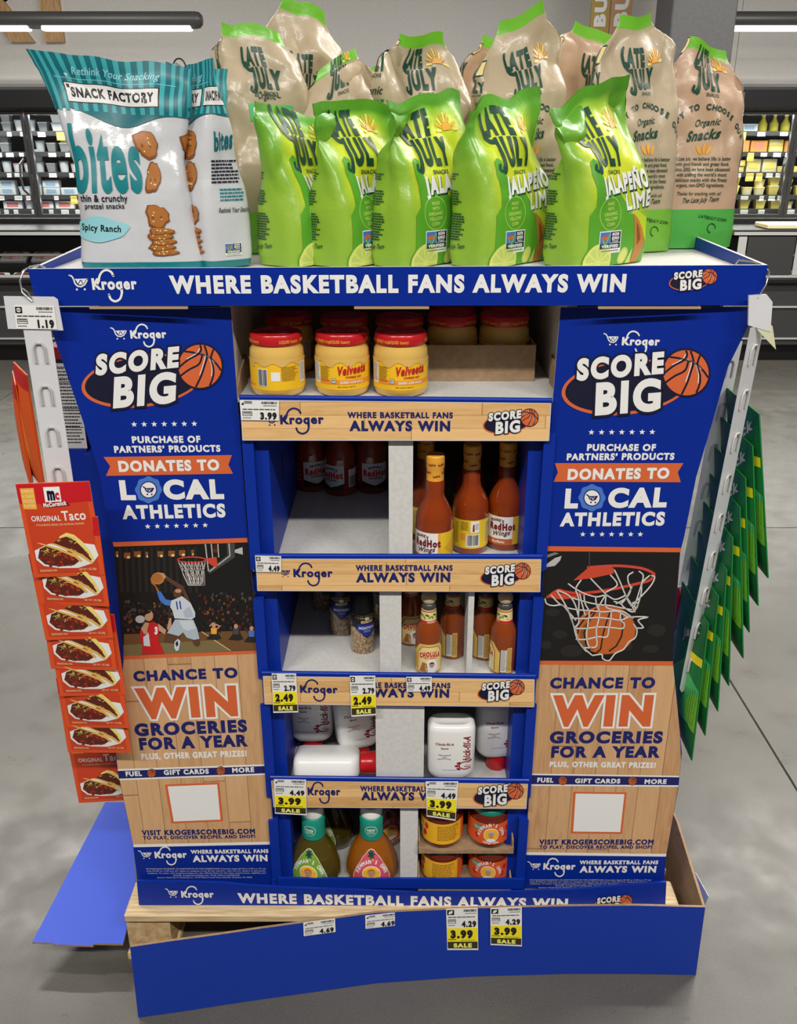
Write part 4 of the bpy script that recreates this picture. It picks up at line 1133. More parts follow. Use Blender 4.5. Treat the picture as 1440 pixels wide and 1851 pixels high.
# ---- cheese dip jars
R = .0455
JP = [(.036, 0), (.0425, .004), (R, .012), (R, .068), (.0445, .078), (.039, .086), (.039, .088)]
jar = thing('dip_jar', 'jar', 'jar')
MB().lathe(JP, 40).build('glass', glossy('cheese', .08), jar, False, smooth=40)
lid = MB().lathe([(.0425, .0865), (.0435, .088), (.0435, .101), (.042, .1035), (.036, .1035), (.035, .1025)], 40).build('lid', M('velred', .25), jar, False, smooth=40)
LR = Round([(.0435, .08), (.0435, .11)], .0435); a = Art()
for k in range(4): T(a, 'LIQUID luxury', .0435 * (k * pi / 2 - .15), .091, .034, .0052, 'gold', 1, .05); T(a, 'SUPREMELY drippy', .0435 * (k * pi / 2 + .75), .091, .03, .0048, 'gold', 1, .05) if k % 2 else None
a.build('lid_lettering', LR, lid, False)
T(Art(), 'Velveeta', 0, -.008, .055, .019, 'pink', 1, .05, .12, .15).build('lid_script', Flat((0, 0, .1026), (1, 0, 0), (0, 1, 0)), lid, False)
SR = Round(JP, R); C_ = 2 * pi * R; a = Art()
a.rect(-C_ / 2, .014, C_ / 2, .064, 'velyellow', 0)
dr = [(-C_ / 2, .064)]; n = 56
for k in range(n + 1):
    x = -C_ / 2 + C_ * k / n; dr.append((x, .056 - .004 * sin(x * 190) - .003 * abs(sin(x * 75))))
a.poly(dr + [(C_ / 2, .064)], 'velorange', 1) if False else a.poly([(x, y + .0012) for x, y in dr[1:]] + [(C_ / 2, .0645), (-C_ / 2, .0645)], 'pretzel', 1).poly([(x, y + .002) for x, y in dr[1:]] + [(C_ / 2, .065), (-C_ / 2, .065)], 'cheese', 2)
a.rect(-.045, .0235, .06, .031, 'velorange', 2); T(a, 'QUESO CON SALSA', .014, .0253, .042, .004, 'white', 3, .08)
T(a, 'Velveeta', .014, .041, .052, .0155, 'velred', 4, .08, .08, .2); T(a, 'CHEESE DIP', .016, .034, .028, .0036, 'velred', 4, .06)
a.rect(-.021, .025, -.0135, .0335, 'black', 3).rect(-.0203, .0257, -.0142, .0328, 'white', 4); T(a, '80', -.0172, .0292, .0045, .0026, 'black', 5, .05); lines(a, -.0198, -.0148, .0275, .0012, 2, 'black', 5)
lines(a, -.042, -.024, .052, .002, 13, 'meat', 3, seed=4); a.rect(-.06, .024, -.044, .058, 'white', 3); lines(a, -.059, -.045, .056, .0018, 17, 'black', 4, seed=6)
T(a, 'BEST WHEN USED BY', .004, .0185, .03, .0018, 'meat', 3, .02)
h = C_ / 2 * .98
for sg in (1,):
    a.rect(.058, .022, .078, .056, 'white', 3); lines(a, .059, .077, .053, .002, 15, 'black', 4, seed=8)
    lines(a, .081, .118, .0545, .0021, 13, 'meat', 3, seed=9); a.rect(-.136, .021, -.118, .05, 'white', 3); bars(a, -.135, .022, -.119, .049, l=4); a.rect(-.112, .03, -.097, .045, 'white', 3); a.rect(.122, .02, .142, .024, 'velorange', 3); lines(a, -.095, -.065, .052, .0022, 11, 'meat', 3, seed=12)
a.build('label_print', SR, jar, False)
u = []; G = 'jars of cheese dip on the top shelf'
Z0 = ZF[0] + .0005
for (pxx, Y, yaw, lab) in ((500, 1.494, 2.35, 'red lidded cheese dip jar turned to its back label, above the price tag'), (618, 1.498, .12, 'red lidded cheese dip jar in the middle of the front three'), (724, 1.494, .06, 'red lidded cheese dip jar closest to the low brown carton'),
                           (524, 1.66, 2.0, 'cheese dip jar in shade behind the back-turned jar'), (624, 1.645, .6, 'cheese dip jar in shade behind the middle front jar'), (722, 1.64, -.5, 'cheese dip jar in shade behind the front jar by the carton'),
                           (816, 1.634, 2.6, 'cheese dip jar inside the brown carton, nearer the front jars'), (909, 1.634, .9, 'cheese dip jar inside the brown carton, nearer the side wall'), (816, 1.737, .3, 'cheese dip jar at the rear of the brown carton, nearer the front jars'), (909, 1.737, 2.3, 'cheese dip jar at the rear of the brown carton, nearer the side wall')):
    place(jar, u, at(pxx, 640, Y=Y).x, Y, Z0 + (.004 if pxx > 800 else 0), yaw, lab, G)
# the low carton holding the far jars
x0 = at(764, 690, Y=1.57).x; x1 = at(965, 690, Y=1.57).x
ct = thing('product_carton', 'low brown cardboard carton holding cheese dip jars on the top shelf', 'carton', ((x0 + x1) / 2, 1.7, Z0))
for nm, q in (('carton_front', (x0, x1, 1.57, 1.574, Z0, Z0 + .064)), ('carton_back', (x0, x1, 1.85, 1.854, Z0, Z0 + .064)), ('carton_side', (x0, x0 + .004, 1.5745, 1.8495, Z0, Z0 + .064)), ('carton_side', (x1 - .004, x1, 1.5745, 1.8495, Z0, Z0 + .064)), ('carton_base', (x0 + .004, x1 - .004, 1.5745, 1.8495, Z0, Z0 + .003))):
    boxpart(nm, ct, brown, *q)

# ---- pepper sauce bottles
def bottle(name, prof, seg, mat, zl): return MB().lathe(prof, seg).build(name, mat, zl, False, smooth=50)


FPROF = [(.030, 0), (.0335, .004), (.0335, .085), (.032, .098), (.026, .112), (.0185, .126), (.0162, .138), (.0172, .148), (.0168, .157), (.015, .163), (.0145, .19)]
def pepper(lbl):
    t = thing('sauce_bottle', 'b', 'bottle'); bottle('glass', FPROF, 36, glossy('hotsauce', .06), t)
    wp = MB().lathe([(.0158, .160), (.0155, .182), (.0165, .184), (.0165, .204), (.015, .206)], 28).build('cap_wrap', M('gold' if lbl else 'salsaorange', .3), t, False, smooth=35)
    S = Round([(.0158, .158), (.0155, .182), (.0165, .184), (.0165, .21)], .016); a = Art()
    for k in range(6): T(a, 'RedHot', .016 * k * pi / 3, .189, .013, .0045, 'maroon', 1, .05, .1); T(a, 'RedHot', .016 * (k + .5) * pi / 3, .168 + .006 * (k % 2), .013, .0045, 'maroon', 1, .05, .15)
    a.build('wrap_lettering', S, wp, False)
    S = Round(FPROF, .0335); h = .0335 * pi; a = Art()
    if lbl:
        a.rect(-h, .014, h, .07, 'sauceyellow', 0); a.rect(-.034, .014, .018, .07, 'white', 1); a.rect(.018, .014, .023, .07, 'gold', 1); a.rect(-.034, .014, .018, .026, 'ballorange', 2)
        for k in range(7): a.poly([(.03, .04), (.062, .014 + .008 * k), (.062, .018 + .008 * k)], 'velorange', 1)
        T(a, "FRANK'S", -.012, .061, .026, .006, 'maroon', 3, .1, .0, 0, arc=9); T(a, 'RedHot', -.002, .044, .05, .0145, 'maroon', 3, .1); T(a, 'Wings', -.004, .033, .034, .0095, 'meat', 4, .04, .12, .4); T(a, 'Buffalo', -.008, .018, .024, .0048, 'white', 4, .06)
        a.rect(.05, .018, .062, .066, 'sauceyellow', 2); lines(a, .052, .06, .063, .0022, 19, 'meat', 3, seed=3)
        a.rect(.074, .018, .099, .042, 'white', 2); bars(a, .076, .02, .097, .041, l=3); a.rect(.082, .046, .098, .068, 'white', 2); a.poly([(.0855, .048), (.0895, .048), (.0888, .062), (.0862, .062)], 'hotsauce', 3); lines(a, .09, .097, .062, .0025, 5, 'meat', 3); lines(a, .064, .08, .066, .0026, 7, 'meat', 3, seed=5); a.rect(.064, .03, .073, .044, 'velorange', 2)
        a.rect(-.1, .02, -.06, .066, 'buttery', 1); lines(a, -.098, -.062, .062, .0026, 16, 'meat', 2, seed=7)
    else:
        a.rect(-h, .014, h, .07, 'dred', 0); a.rect(-.03, .014, .03, .07, 'paper', 1); a.poly([(-.03, .03), (0, .02), (.03, .03), (.03, .014), (-.03, .014)], 'black', 2)
        T(a, "FRANK'S", 0, .06, .03, .006, 'black', 3, .1, arc=8); T(a, 'RedHot', 0, .042, .054, .0155, 'red', 3, .1); T(a, 'ORIGINAL', 0, .035, .03, .005, 'black', 3, .06); lines(a, -.1, -.035, .062, .003, 13, 'cream', 2, seed=9); a.rect(.04, .02, .07, .06, 'white', 1); bars(a, .042, .022, .068, .045, l=2)
    a.build('label_print', S, t, False)
    return t


w_proto = pepper(True); u = []; Z1 = ZF[1] + .0005
for (pxx, Y, yaw, lab) in ((785, 1.482, -.38, 'orange wing sauce bottle with yellow cap wrap, leaning out front'), (850, 1.54, -2.5, 'orange wing sauce bottle turned to its barcode'), (913, 1.556, -.22, 'orange wing sauce bottle showing its buffalo label by the blue wall'),
                           (768, 1.6, 2.2, 'wing sauce bottle in shade behind the front bottle'), (850, 1.65, .4, 'wing sauce bottle in shade behind the barcode bottle'), (915, 1.66, 1.2, 'wing sauce bottle in shade behind the buffalo label bottle')):
    place(w_proto, u, at(pxx, 930, Y=Y).x, Y, Z1, yaw, lab, 'wing sauce bottles on the second shelf')
o_proto = pepper(False); u = []
for (pxx, Y, yaw, lab) in ((562, 1.86, .5, 'pepper sauce bottle at the back, nearest the blue side wall'), (615, 1.835, -.6, 'pepper sauce bottle at the back, middle of three'), (672, 1.85, .25, 'pepper sauce bottle at the back, next to the white divider')):
    place(o_proto, u, at(pxx, 850, Y=Y).x, Y, Z1, yaw, lab, 'dark red pepper sauce bottles at the back of the second shelf')

# ---- spice grinders
m, nt, b, N, L = nodemat('mixed_spice', .25)
tc = N('ShaderNodeTexCoord'); v = N('ShaderNodeTexVoronoi', i_Scale=560); L(tc.outputs['Object'], v.inputs['Vector']); r = ramp(N, [(.1, (70, 50, 36)), (.45, (150, 116, 78)), (.8, (206, 180, 140))]); L(v.outputs['Color'], r.inputs[0]); L(r.outputs[0], b.inputs['Base Color'])
b.inputs['Coat Weight'].default_value = .8
GP = [(.022, 0), (.0235, .003), (.0235, .082), (.022, .086)]


def grinder(c, txt):
    t = thing('spice_jar', 's', 'spice jar'); bottle('glass', GP, 30, m, t)
    cp = MB().lathe([(.0225, .0865), (.0235, .088), (.0228, .112), (.0205, .126), (.019, .128)], 30).build('grinder_cap', M('black', .35), t, False, smooth=35)
    S = Round(GP, .0235); a = Art().poly([(-.05, .084), (-.05, .06), (-.024, .06), (-.001, .036), (.022, .052), (.05, .052), (.05, .084)], 'black', 0)
    a.poly([(-.02, .068), (-.02, .056), (0, .039), (.02, .052), (.02, .068)], c, 1); T(a, txt, 0, .057, .034, .0058, 'white', 2, .06); T(a, 'STEAK', 0, .0505, .014, .0042, 'lgrey', 2, .03)
    a.rect(-.012, .0705, .012, .0755, 'cream', 2); T(a, 'Grill Mates', 0, .0718, .02, .003, 'black', 3, .05); a.rect(-.004, .077, .004, .083, 'white', 2); lines(a, -.05, -.03, .081, .002, 10, 'lgrey', 2, seed=2)
    a.build('label_print', S, t, False); return t


g1 = grinder('blue', 'MONTREAL'); u = []; Z2 = ZF[2] + .0005
for (pxx, pyy, Y, yaw, lab) in ((655, 1140, 1.553, .45, 'steak spice jar with blue label standing out in front'), (617, 1110, 1.625, .1, 'steak spice jar with blue label half behind the front one'), (690, 1110, 1.65, 1.5, 'spice jar in shade tight against the white divider')):
    place(g1, u, at(pxx, pyy, Y=Y).x, Y, Z2, yaw, lab, 'blue label spice jars on the third shelf')
g2 = grinder('dgreen', 'GARLIC'); u = []
for (pxx, pyy, Y, yaw, lab) in ((583, 1090, 1.73, .4, 'green label spice jar standing in shade'), (536, 1080, 1.83, -.8, 'spice jar deep at the back beside the blue wall')):
    place(g2, u, at(pxx, pyy, Y=Y).x, Y, Z2, yaw, lab, 'spice jars at the back of the third shelf')

# ---- hot sauce with wooden ball caps
CP = [(.0225, 0), (.0245, .003), (.0245, .082), (.023, .092), (.018, .103), (.0135, .11), (.0115, .128), (.011, .139)]
t = thing('hot_sauce_bottle', 'h', 'bottle'); PAL['cholsauce'] = (140, 62, 18); bottle('glass', CP, 32, glossy('cholsauce', .06), t)
MB().lathe([(.0125, .1335), (.0135, .135), (.0135, .141), (.011, .144)], 20).build('collar', M('dgrey', .15), t, False, smooth=40)
MB().lathe([(.0145 * sin(max(.04, pi * k / 12)), .1555 - .0145 * cos(pi * k / 12)) for k in range(1, 12)] + [(.0006, .17)], 24).build('wooden_cap', speckle('turned_wood', (190, 166, 132), (212, 190, 156), 30, .6, stretch=(1, 1, 8)), t, False, smooth=60)
S = Round([(.0148, .105), (.0138, .118), (.0135, .134)], .0142); h = .0142 * pi; a = Art().rect(-h, .107, h, .133, 'cream', 1).rect(-h, .1075, h, .1125, 'red', 2).rect(-h, .1305, h, .1325, 'red', 2)
MB().lathe([(.0146, .106), (.0138, .118), (.0134, .1332), (.012, .1334)], 24).build('neck_band', M('cream'), t, False, smooth=40)
for k in range(14): a.ell(-.035 + .005 * k, .121 + .003 * sin(k * 2.3), .004, .0022, 'olive' if k % 3 else 'dgreen', 2, rot=k, n=8)
T(a, 'ORIGINAL', .004, .1088, .018, .0026, 'white', 3, .06); a.build('neck_print', S, t, False)
S = Round(CP, .0245); a = Art(); h = .0245 * pi
a.poly([(-.034, .006), (.034, .006), (.034, .05), (.02, .068), (-.02, .068), (-.034, .05)], 'cholyellow', 0); a.poly([(-.024, .008), (.024, .008), (.024, .05), (.015, .063), (-.015, .063), (-.024, .05)], 'maroon', 1); a.poly([(-.023, .009), (.023, .009), (.023, .0496), (.0144, .062), (-.0144, .062), (-.023, .0496)], 'cream', 2)
T(a, 'CHOLULA', 0, .043, .04, .011, 'red', 3, .1, 0, 0, arc=14); T(a, 'HOT SAUCE', 0, .0375, .022, .004, 'red', 3, .06)
a.ell(.003, .021, .012, .016, 'white', 3, n=16); face(a, .003, .024, .007, 4, 'black', 'white'); a.poly([(-.02, .01), (-.004, .01), (-.006, .028), (-.014, .03)], 'pretzel', 3)
a.rect(-.0335, .01, -.0255, .046, 'salsayellow', 1); lines(a, -.033, -.026, .044, .0022, 15, 'meat', 2, seed=2)
a.rect(.036, .008, .047, .056, 'paper', 1); lines(a, .0365, .0465, .054, .002, 22, 'black', 2, seed=5); a.rect(.0475, .006, .0575, .06, 'cholyellow', 1); lines(a, .048, .057, .057, .002, 24, 'meat', 2, seed=6)
a.build('label_print', S, t, False)
u = []
for (pxx, Y, yaw, lab) in ((774, 1.478, .12, 'hot sauce bottle with wooden ball cap showing its front label'), (817, 1.535, -2.0, 'hot sauce bottle with wooden cap beside the thin divider, label turned away'), (875, 1.53, -2.05, 'hot sauce bottle with wooden cap behind and beside the thin divider, on its far side'), (910, 1.478, -1.75, 'hot sauce bottle with wooden cap nearest the blue wall, back label showing'),
                           (742, 1.585, .2, 'hot sauce bottle in shade against the white divider'), (935, 1.585, 1.0, 'hot sauce bottle in shade in the corner by the blue wall')):
    place(t, u, at(pxx, 1150, Y=Y).x, Y, Z2, yaw, lab, 'wooden capped hot sauce bottles on the third shelf')

# ---- white squeeze bottles standing on red caps
def sering(a_, b_, z, n=44, e=3.4):
    return [(a_ * (abs(cos(t)) ** (2 / e)) * (1 if cos(t) >= 0 else -1), b_ * (abs(sin(t)) ** (2 / e)) * (1 if sin(t) >= 0 else -1), z) for t in [2 * pi * k / n for k in range(n)]]


class Face:
    """front of a squeeze bottle"""
    cell = (.006, 0)

    def __init__(s, a_, b_, e): s.a, s.b, s.e = a_, b_, e

    def map(s, x, y, h):
        q = min(abs(x) / s.a, .999); yy = s.b * (1 - q ** s.e) ** (1 / s.e); g = (q ** (s.e - 1) / s.a * (1 if x > 0 else -1), -((yy / s.b) ** (s.e - 1)) / s.b); n = Vector((g[0], g[1], 0)).normalized()
        return Vector((x, -yy, y)) + n * h, n


sq = thing('squeeze_bottle', 's', 'bottle'); A_, B_ = .047, .028
rows = [sering(.016, .016, .033), sering(.022, .02, .034), sering(.036, .024, .038), sering(A_ - .003, B_ - .002, .046), sering(A_, B_, .056), sering(A_, B_, .15), sering(A_ - .002, B_ - .001, .158), sering(A_ - .008, B_ - .006, .164), sering(A_ - .013, B_ - .011, .1645), sering(.028, .013, .161), sering(.008, .004, .1605)]
MB().loops(rows).build('body', M('white', .22, **{'Coat Weight': .3}), sq, False, smooth=50)
MB().lathe([(.021, 0), (.0225, .003), (.0215, .028), (.02, .032)], 30).build('cap', M('red', .25), sq, False, smooth=40)
S = Face(A_, B_, 3.4); a = Art()
T(a, 'Chick-fil-A', -.014, .122, .036, .0058, 'maroon', 1, .04); T(a, 'Sauce', -.014, .113, .015, .0045, 'maroon', 1, .04); T(a, 'DELICIOUS', -.014, .097, .026, .0025, 'maroon', 1, .03, arc=-10); T(a, 'AND', -.014, .0935, .007, .002, 'maroon', 1, .03); T(a, 'DELIGHTFUL', -.014, .0895, .026, .0025, 'maroon', 1, .03, arc=10)
# script name running up the bottle, rooster-shaped capital
a.text('hick-fil-A', (.036, .083), (0, .058), (-.0135, 0.004), 'dred', 1, .05, fit=True)
cx, cy = .0275, .074
a.stroke([(cx + .0125 * cos(t_) * (1 if True else 1), cy + .0088 * sin(t_)) for t_ in [radians(d) for d in range(55, 330, 12)]], .0024, 'dred', 1)
a.stroke([(cx + .006, cy + .0072), (cx + .011, cy + .010), (cx + .0105, cy + .013)], .0022, 'dred', 1); a.ell(cx + .002, cy + .002, .0012, .0012, 'dred', 2, n=8); a.stroke([(cx - .002, cy - .002), (cx + .004, cy - .004), (cx + .008, cy - .001)], .0018, 'dred', 1)
for k, (dx, dy, rt) in enumerate(((-.0135, .006, .5), (-.017, -.001, 0), (-.0135, -.008, -.6))): a.ell(cx + dx, cy + dy, .0042, .0026, 'dred', 1, rot=rt, n=12)
T(a, '16 FL OZ (473 mL)', -.004, .0625, .03, .0022, 'grey', 1, .02)
a.build('label_print', S, sq, False)
u = []; Z3 = ZF[3] + .0005; G = 'white squeeze bottles on the fourth shelf'
for (pxx, pyy, Y, yaw, tilt, lab) in ((564, 1320, 1.60, 0, None, 'white squeeze bottle standing behind the one lying down'), (650, 1320, 1.575, .25, (0, -.06, .3), 'white squeeze bottle tilted on its red cap against the white divider'),
                                      (815, 1340, 1.478, 0, None, 'white squeeze bottle in front, dimpled base up, next to the white divider'), (899, 1330, 1.548, .12, None, 'white squeeze bottle on its red cap beside the blue side wall')):
    place(sq, u, at(pxx, pyy, Y=Y).x, Y, Z3 + (0 if not tilt else .002), yaw, lab, G, tilt)
t = copy_tree(sq); t['label'] = 'white squeeze bottle lying on its side with red cap toward the divider'; t['group'] = G
x = at(680, 1380, Y=1.495).x; t.rotation_euler = (-.3 - pi / 2, 0, -pi / 2); t.rotation_euler = (radians(-75), radians(0), radians(0))
from mathutils import Matrix
mt = Matrix.Translation((x, 1.497, Z3 + B_ + .004)) @ Matrix.Rotation(radians(-90), 4, 'Y') @ Matrix.Rotation(radians(-72), 4, 'Z')
t.matrix_world = mt; t.location = mt.to_translation(); t.rotation_euler = mt.to_euler()
t.location.z = Z3 + .0465 * abs(sin(radians(72 - 90))) + B_ * .96 + .004

# ---- salad dressing bottles
DP = [(.040, 0), (.046, .004), (.048, .02), (.046, .045), (.04, .066), (.031, .086), (.0225, .1), (.019, .107), (.018, .15)]
def dressing(c, lc, nm, band):
    PAL['dr' + nm] = c; t = thing('dressing_bottle', 'd', 'bottle'); MB().lathe(DP, 40, sy=.8).build('glass', glossy('dr' + nm, .06), t, False, smooth=50)
    w_ = MB().lathe([(.0212, .1045), (.0208, .128), (.0215, .15), (.0205, .152), (.019, .153)], 28).build('neck_wrap', M('newteal', .35), t, False, smooth=40); MB().lathe([(.0195, .1535), (.0195, .172), (.018, .174)], 28).build('cap', M('white', .3), t, False, smooth=40)
    S = Round([(.0212, .1), (.0208, .128), (.0215, .152)], .0212); b = Art().ell(0, .127, .0115, .0115, 'white', 1, n=20).ell(0, .127, .0106, .0106, 'newteal', 2, n=20); T(b, band, 0, .127, .015, .0055, 'white', 3, .08); lines(b, -.007, .007, .124, .0025, 2, 'white', 3); b.build('wrap_lettering', S, w_, False)

    class O:
        cell = (.006, .008)

        def map(s, x, y, h):
            q, n = Round(DP, .047).map(x, y, h); return Vector((q.x, q.y * .8, q.z)), Vector((n.x, n.y / .8, n.z)).normalized()
    a = Art(); out = [(-.035, .012), (.035, .012), (.036, .03), (.03, .05), (.02, .072), (.008, .086), (0, .0885), (-.008, .086), (-.02, .072), (-.03, .05), (-.036, .03)]
    a.poly(out, 'white', 0); a.poly([(x * .96, .05 + (y - .05) * .97) for x, y in out], lc, 1)
    for k in range(7): a.ell(.004 * cos(k * .9), .078 + .004 * sin(k * .9), .0055, .0022, 'forest', 2, rot=k * .9, n=8)
    a.ell(0, .04, .017, .0165, 'white', 2, n=24); a.ell(0, .04, .0155, .015, 'salsayellow', 3, n=24); face(a, 0, .041, .0105, 4, 'pretzel')
    k = 1 / 1.16
    for i, ch in enumerate("NEWMAN'S OWN"):
        an = radians(168 - i * 14.2); R_ = .0225
        if ch != ' ': a.text(ch, (R_ * cos(an) * 1.05, .036 + R_ * sin(an) * 1.15), (.0052 * sin(an), -.0052 * cos(an)), (.0068 * cos(an), .0068 * sin(an)), 'white', 3, .07, align='c')
    T(a, "LET'S GIVE IT ALL AWAY!", 0, .0265, .034, .0026, 'white', 3, .05); T(a, nm, 0, .0165, .05, .0075, 'cream', 3, .06)
    a.build('label_print', O(), t, False); return t


Z4 = ZF[4] + .0005
p1_ = dressing((78, 66, 14), 'olive', 'Olive Oil & Vinegar', 'Help'); u = []
for (pxx, Y, yaw, lab) in ((569, 1.485, -.25, 'olive green dressing bottle with teal neck wrap nearest the blue wall'), (600, 1.6, -.6, 'olive green dressing bottle in shade behind the front one')): place(p1_, u, at(pxx, 1550, Y=Y).x, Y, Z4, yaw, lab, 'green label dressing bottles').scale = (1.16, 1.16, 1.1)
p2_ = dressing((150, 84, 14), 'pink', 'Family Recipe Italian', 'NEW'); u = []
for (pxx, Y, yaw, lab) in ((672, 1.485, .0, 'amber dressing bottle with pink label and teal neck wrap'), (690, 1.6, .5, 'amber dressing bottle in shade behind the pink label one')): place(p2_, u, at(pxx, 1550, Y=Y).x, Y, Z4, yaw, lab, 'pink label dressing bottles').scale = (1.16, 1.16, 1.1)

# ---- salsa jars in their cut cartons
SP = [(.036, 0), (.0415, .004), (.0435, .01), (.0435, .052), (.041, .06), (.037, .064)]
sj = thing('salsa_jar', 's', 'jar'); PAL['salsa'] = (104, 30, 14); MB().lathe(SP, 36).build('glass', glossy('salsa', .06), sj, False, smooth=45); MB().lathe([(.038, .0635), (.039, .065), (.039, .073), (.037, .0745)], 36).build('lid', M('newteal', .3), sj, False, smooth=40)
S = Round(SP, .0435); a = Art(); h = .0435 * pi; a.rect(-h, .011, h, .0515, 'salsayellow', 0); a.rect(-.062, .011, .05, .0515, 'salsaorange', 1)
a.ell(0, .03, .0155, .014, 'white', 2, n=24); a.ell(0, .03, .0143, .0128, 'salsayellow', 3, n=24); face(a, 0, .031, .009, 4, 'lgrey')
for i, ch in enumerate("NEWMAN'S OWN"):
    an = radians(170 - i * 14.6); R_ = .0205
    if ch != ' ': a.text(ch, (R_ * cos(an) * 1.12, .024 + R_ * sin(an) * 1.12), (.0048 * sin(an), -.0048 * cos(an)), (.006 * cos(an), .006 * sin(an)), 'white', 3, .07, align='c')
T(a, 'Mango Salsa', 0, .0135, .032, .0045, 'white', 3, .06); a.ell(-.027, .042, .014, .0045, 'newteal', 2, rot=.15); lines(a, -.037, -.018, .0425, .003, 2, 'white', 3)
for dx, dy in ((.03, .026), (.036, .038), (-.03, .026)): a.ell(dx, dy, .0045, .0055, 'red', 2, n=12)
a.rect(.092, .015, .118, .034, 'white', 2); bars(a, .094, .017, .116, .033, l=3); lines(a, .058, .085, .046, .003, 9, 'meat', 2, seed=3); lines(a, -.118, -.07, .046, .003, 10, 'meat', 2, seed=4); a.ell(.13, .04, .005, .006, 'red', 2, n=12); a.ell(.126, .026, .005, .006, 'red', 2, n=12)
a.build('label_print', S, sj, False); u = []; zs = Z4 + .077
for (pxx, pyy, Y, lv, yaw, lab) in ((798, 1500, 1.49, 1, 2.45, 'salsa jar with yellow back label in the upper carton'), (883, 1500, 1.49, 1, .0, 'salsa jar with orange front label in the upper carton'), (798, 1570, 1.49, 0, 2.2, 'salsa jar in the lower carton under the yellow back label'), (883, 1570, 1.49, 0, -.15, 'salsa jar in the lower carton under the orange label'),
                                    (798, 1480, 1.585, 1, .6, 'salsa jar at the rear of the upper carton beside the divider'), (883, 1480, 1.585, 1, 1.5, 'salsa jar at the rear of the upper carton by the blue wall')):
    place(sj, u, at(pxx, pyy, Y=Y).x, Y, Z4 + .004 + lv * .1, yaw, lab, 'salsa jars on the bottom shelf').scale = (1, 1, 1.28)
x0 = at(756, 1540, Y=1.445).x; x1 = at(927, 1540, Y=1.445).x
for lv, lab in ((0, 'lower cut brown carton of salsa jars on the bottom shelf'), (1, 'upper cut brown carton of salsa jars stacked on the lower one')):
    z = Z4 + lv * .1
    c = thing('salsa_carton', lab, 'carton', ((x0 + x1) / 2, 1.55, z), group='cut cartons of salsa jars')
    boxpart('carton_base', c, brown, x0, x1, 1.4435, 1.66, z, z + .003)
    MB().prism([(x0, 1.4405, z - .0), (x1, 1.4405, z), (x1, 1.4405, z + .018), (x1 - .03, 1.4405, z + .006), (.5 * (x0 + x1) + .01, 1.4405, z + .011), (x0 + .05, 1.4405, z + .005), (x0, 1.4405, z + .016)], (0, .0028, 0)).build('carton_front', brown, c)
    for xa in (x0, x1 - .003): MB().prism([(xa, 1.444, z + .0032), (xa, 1.66, z + .0032), (xa, 1.66, z + .06), (xa, 1.5, z + .045), (xa, 1.444, z + .03)], (.003, 0, 0)).build('carton_side', brown, c)
# ================================================================== snack bags standing in the header tray
def sm(x, a, b):
    t = max(0., min(1., (x - a) / (b - a))); return t * t * (3 - 2 * t)


def spow(v, e): return (abs(v) ** e) * (1 if v >= 0 else -1)


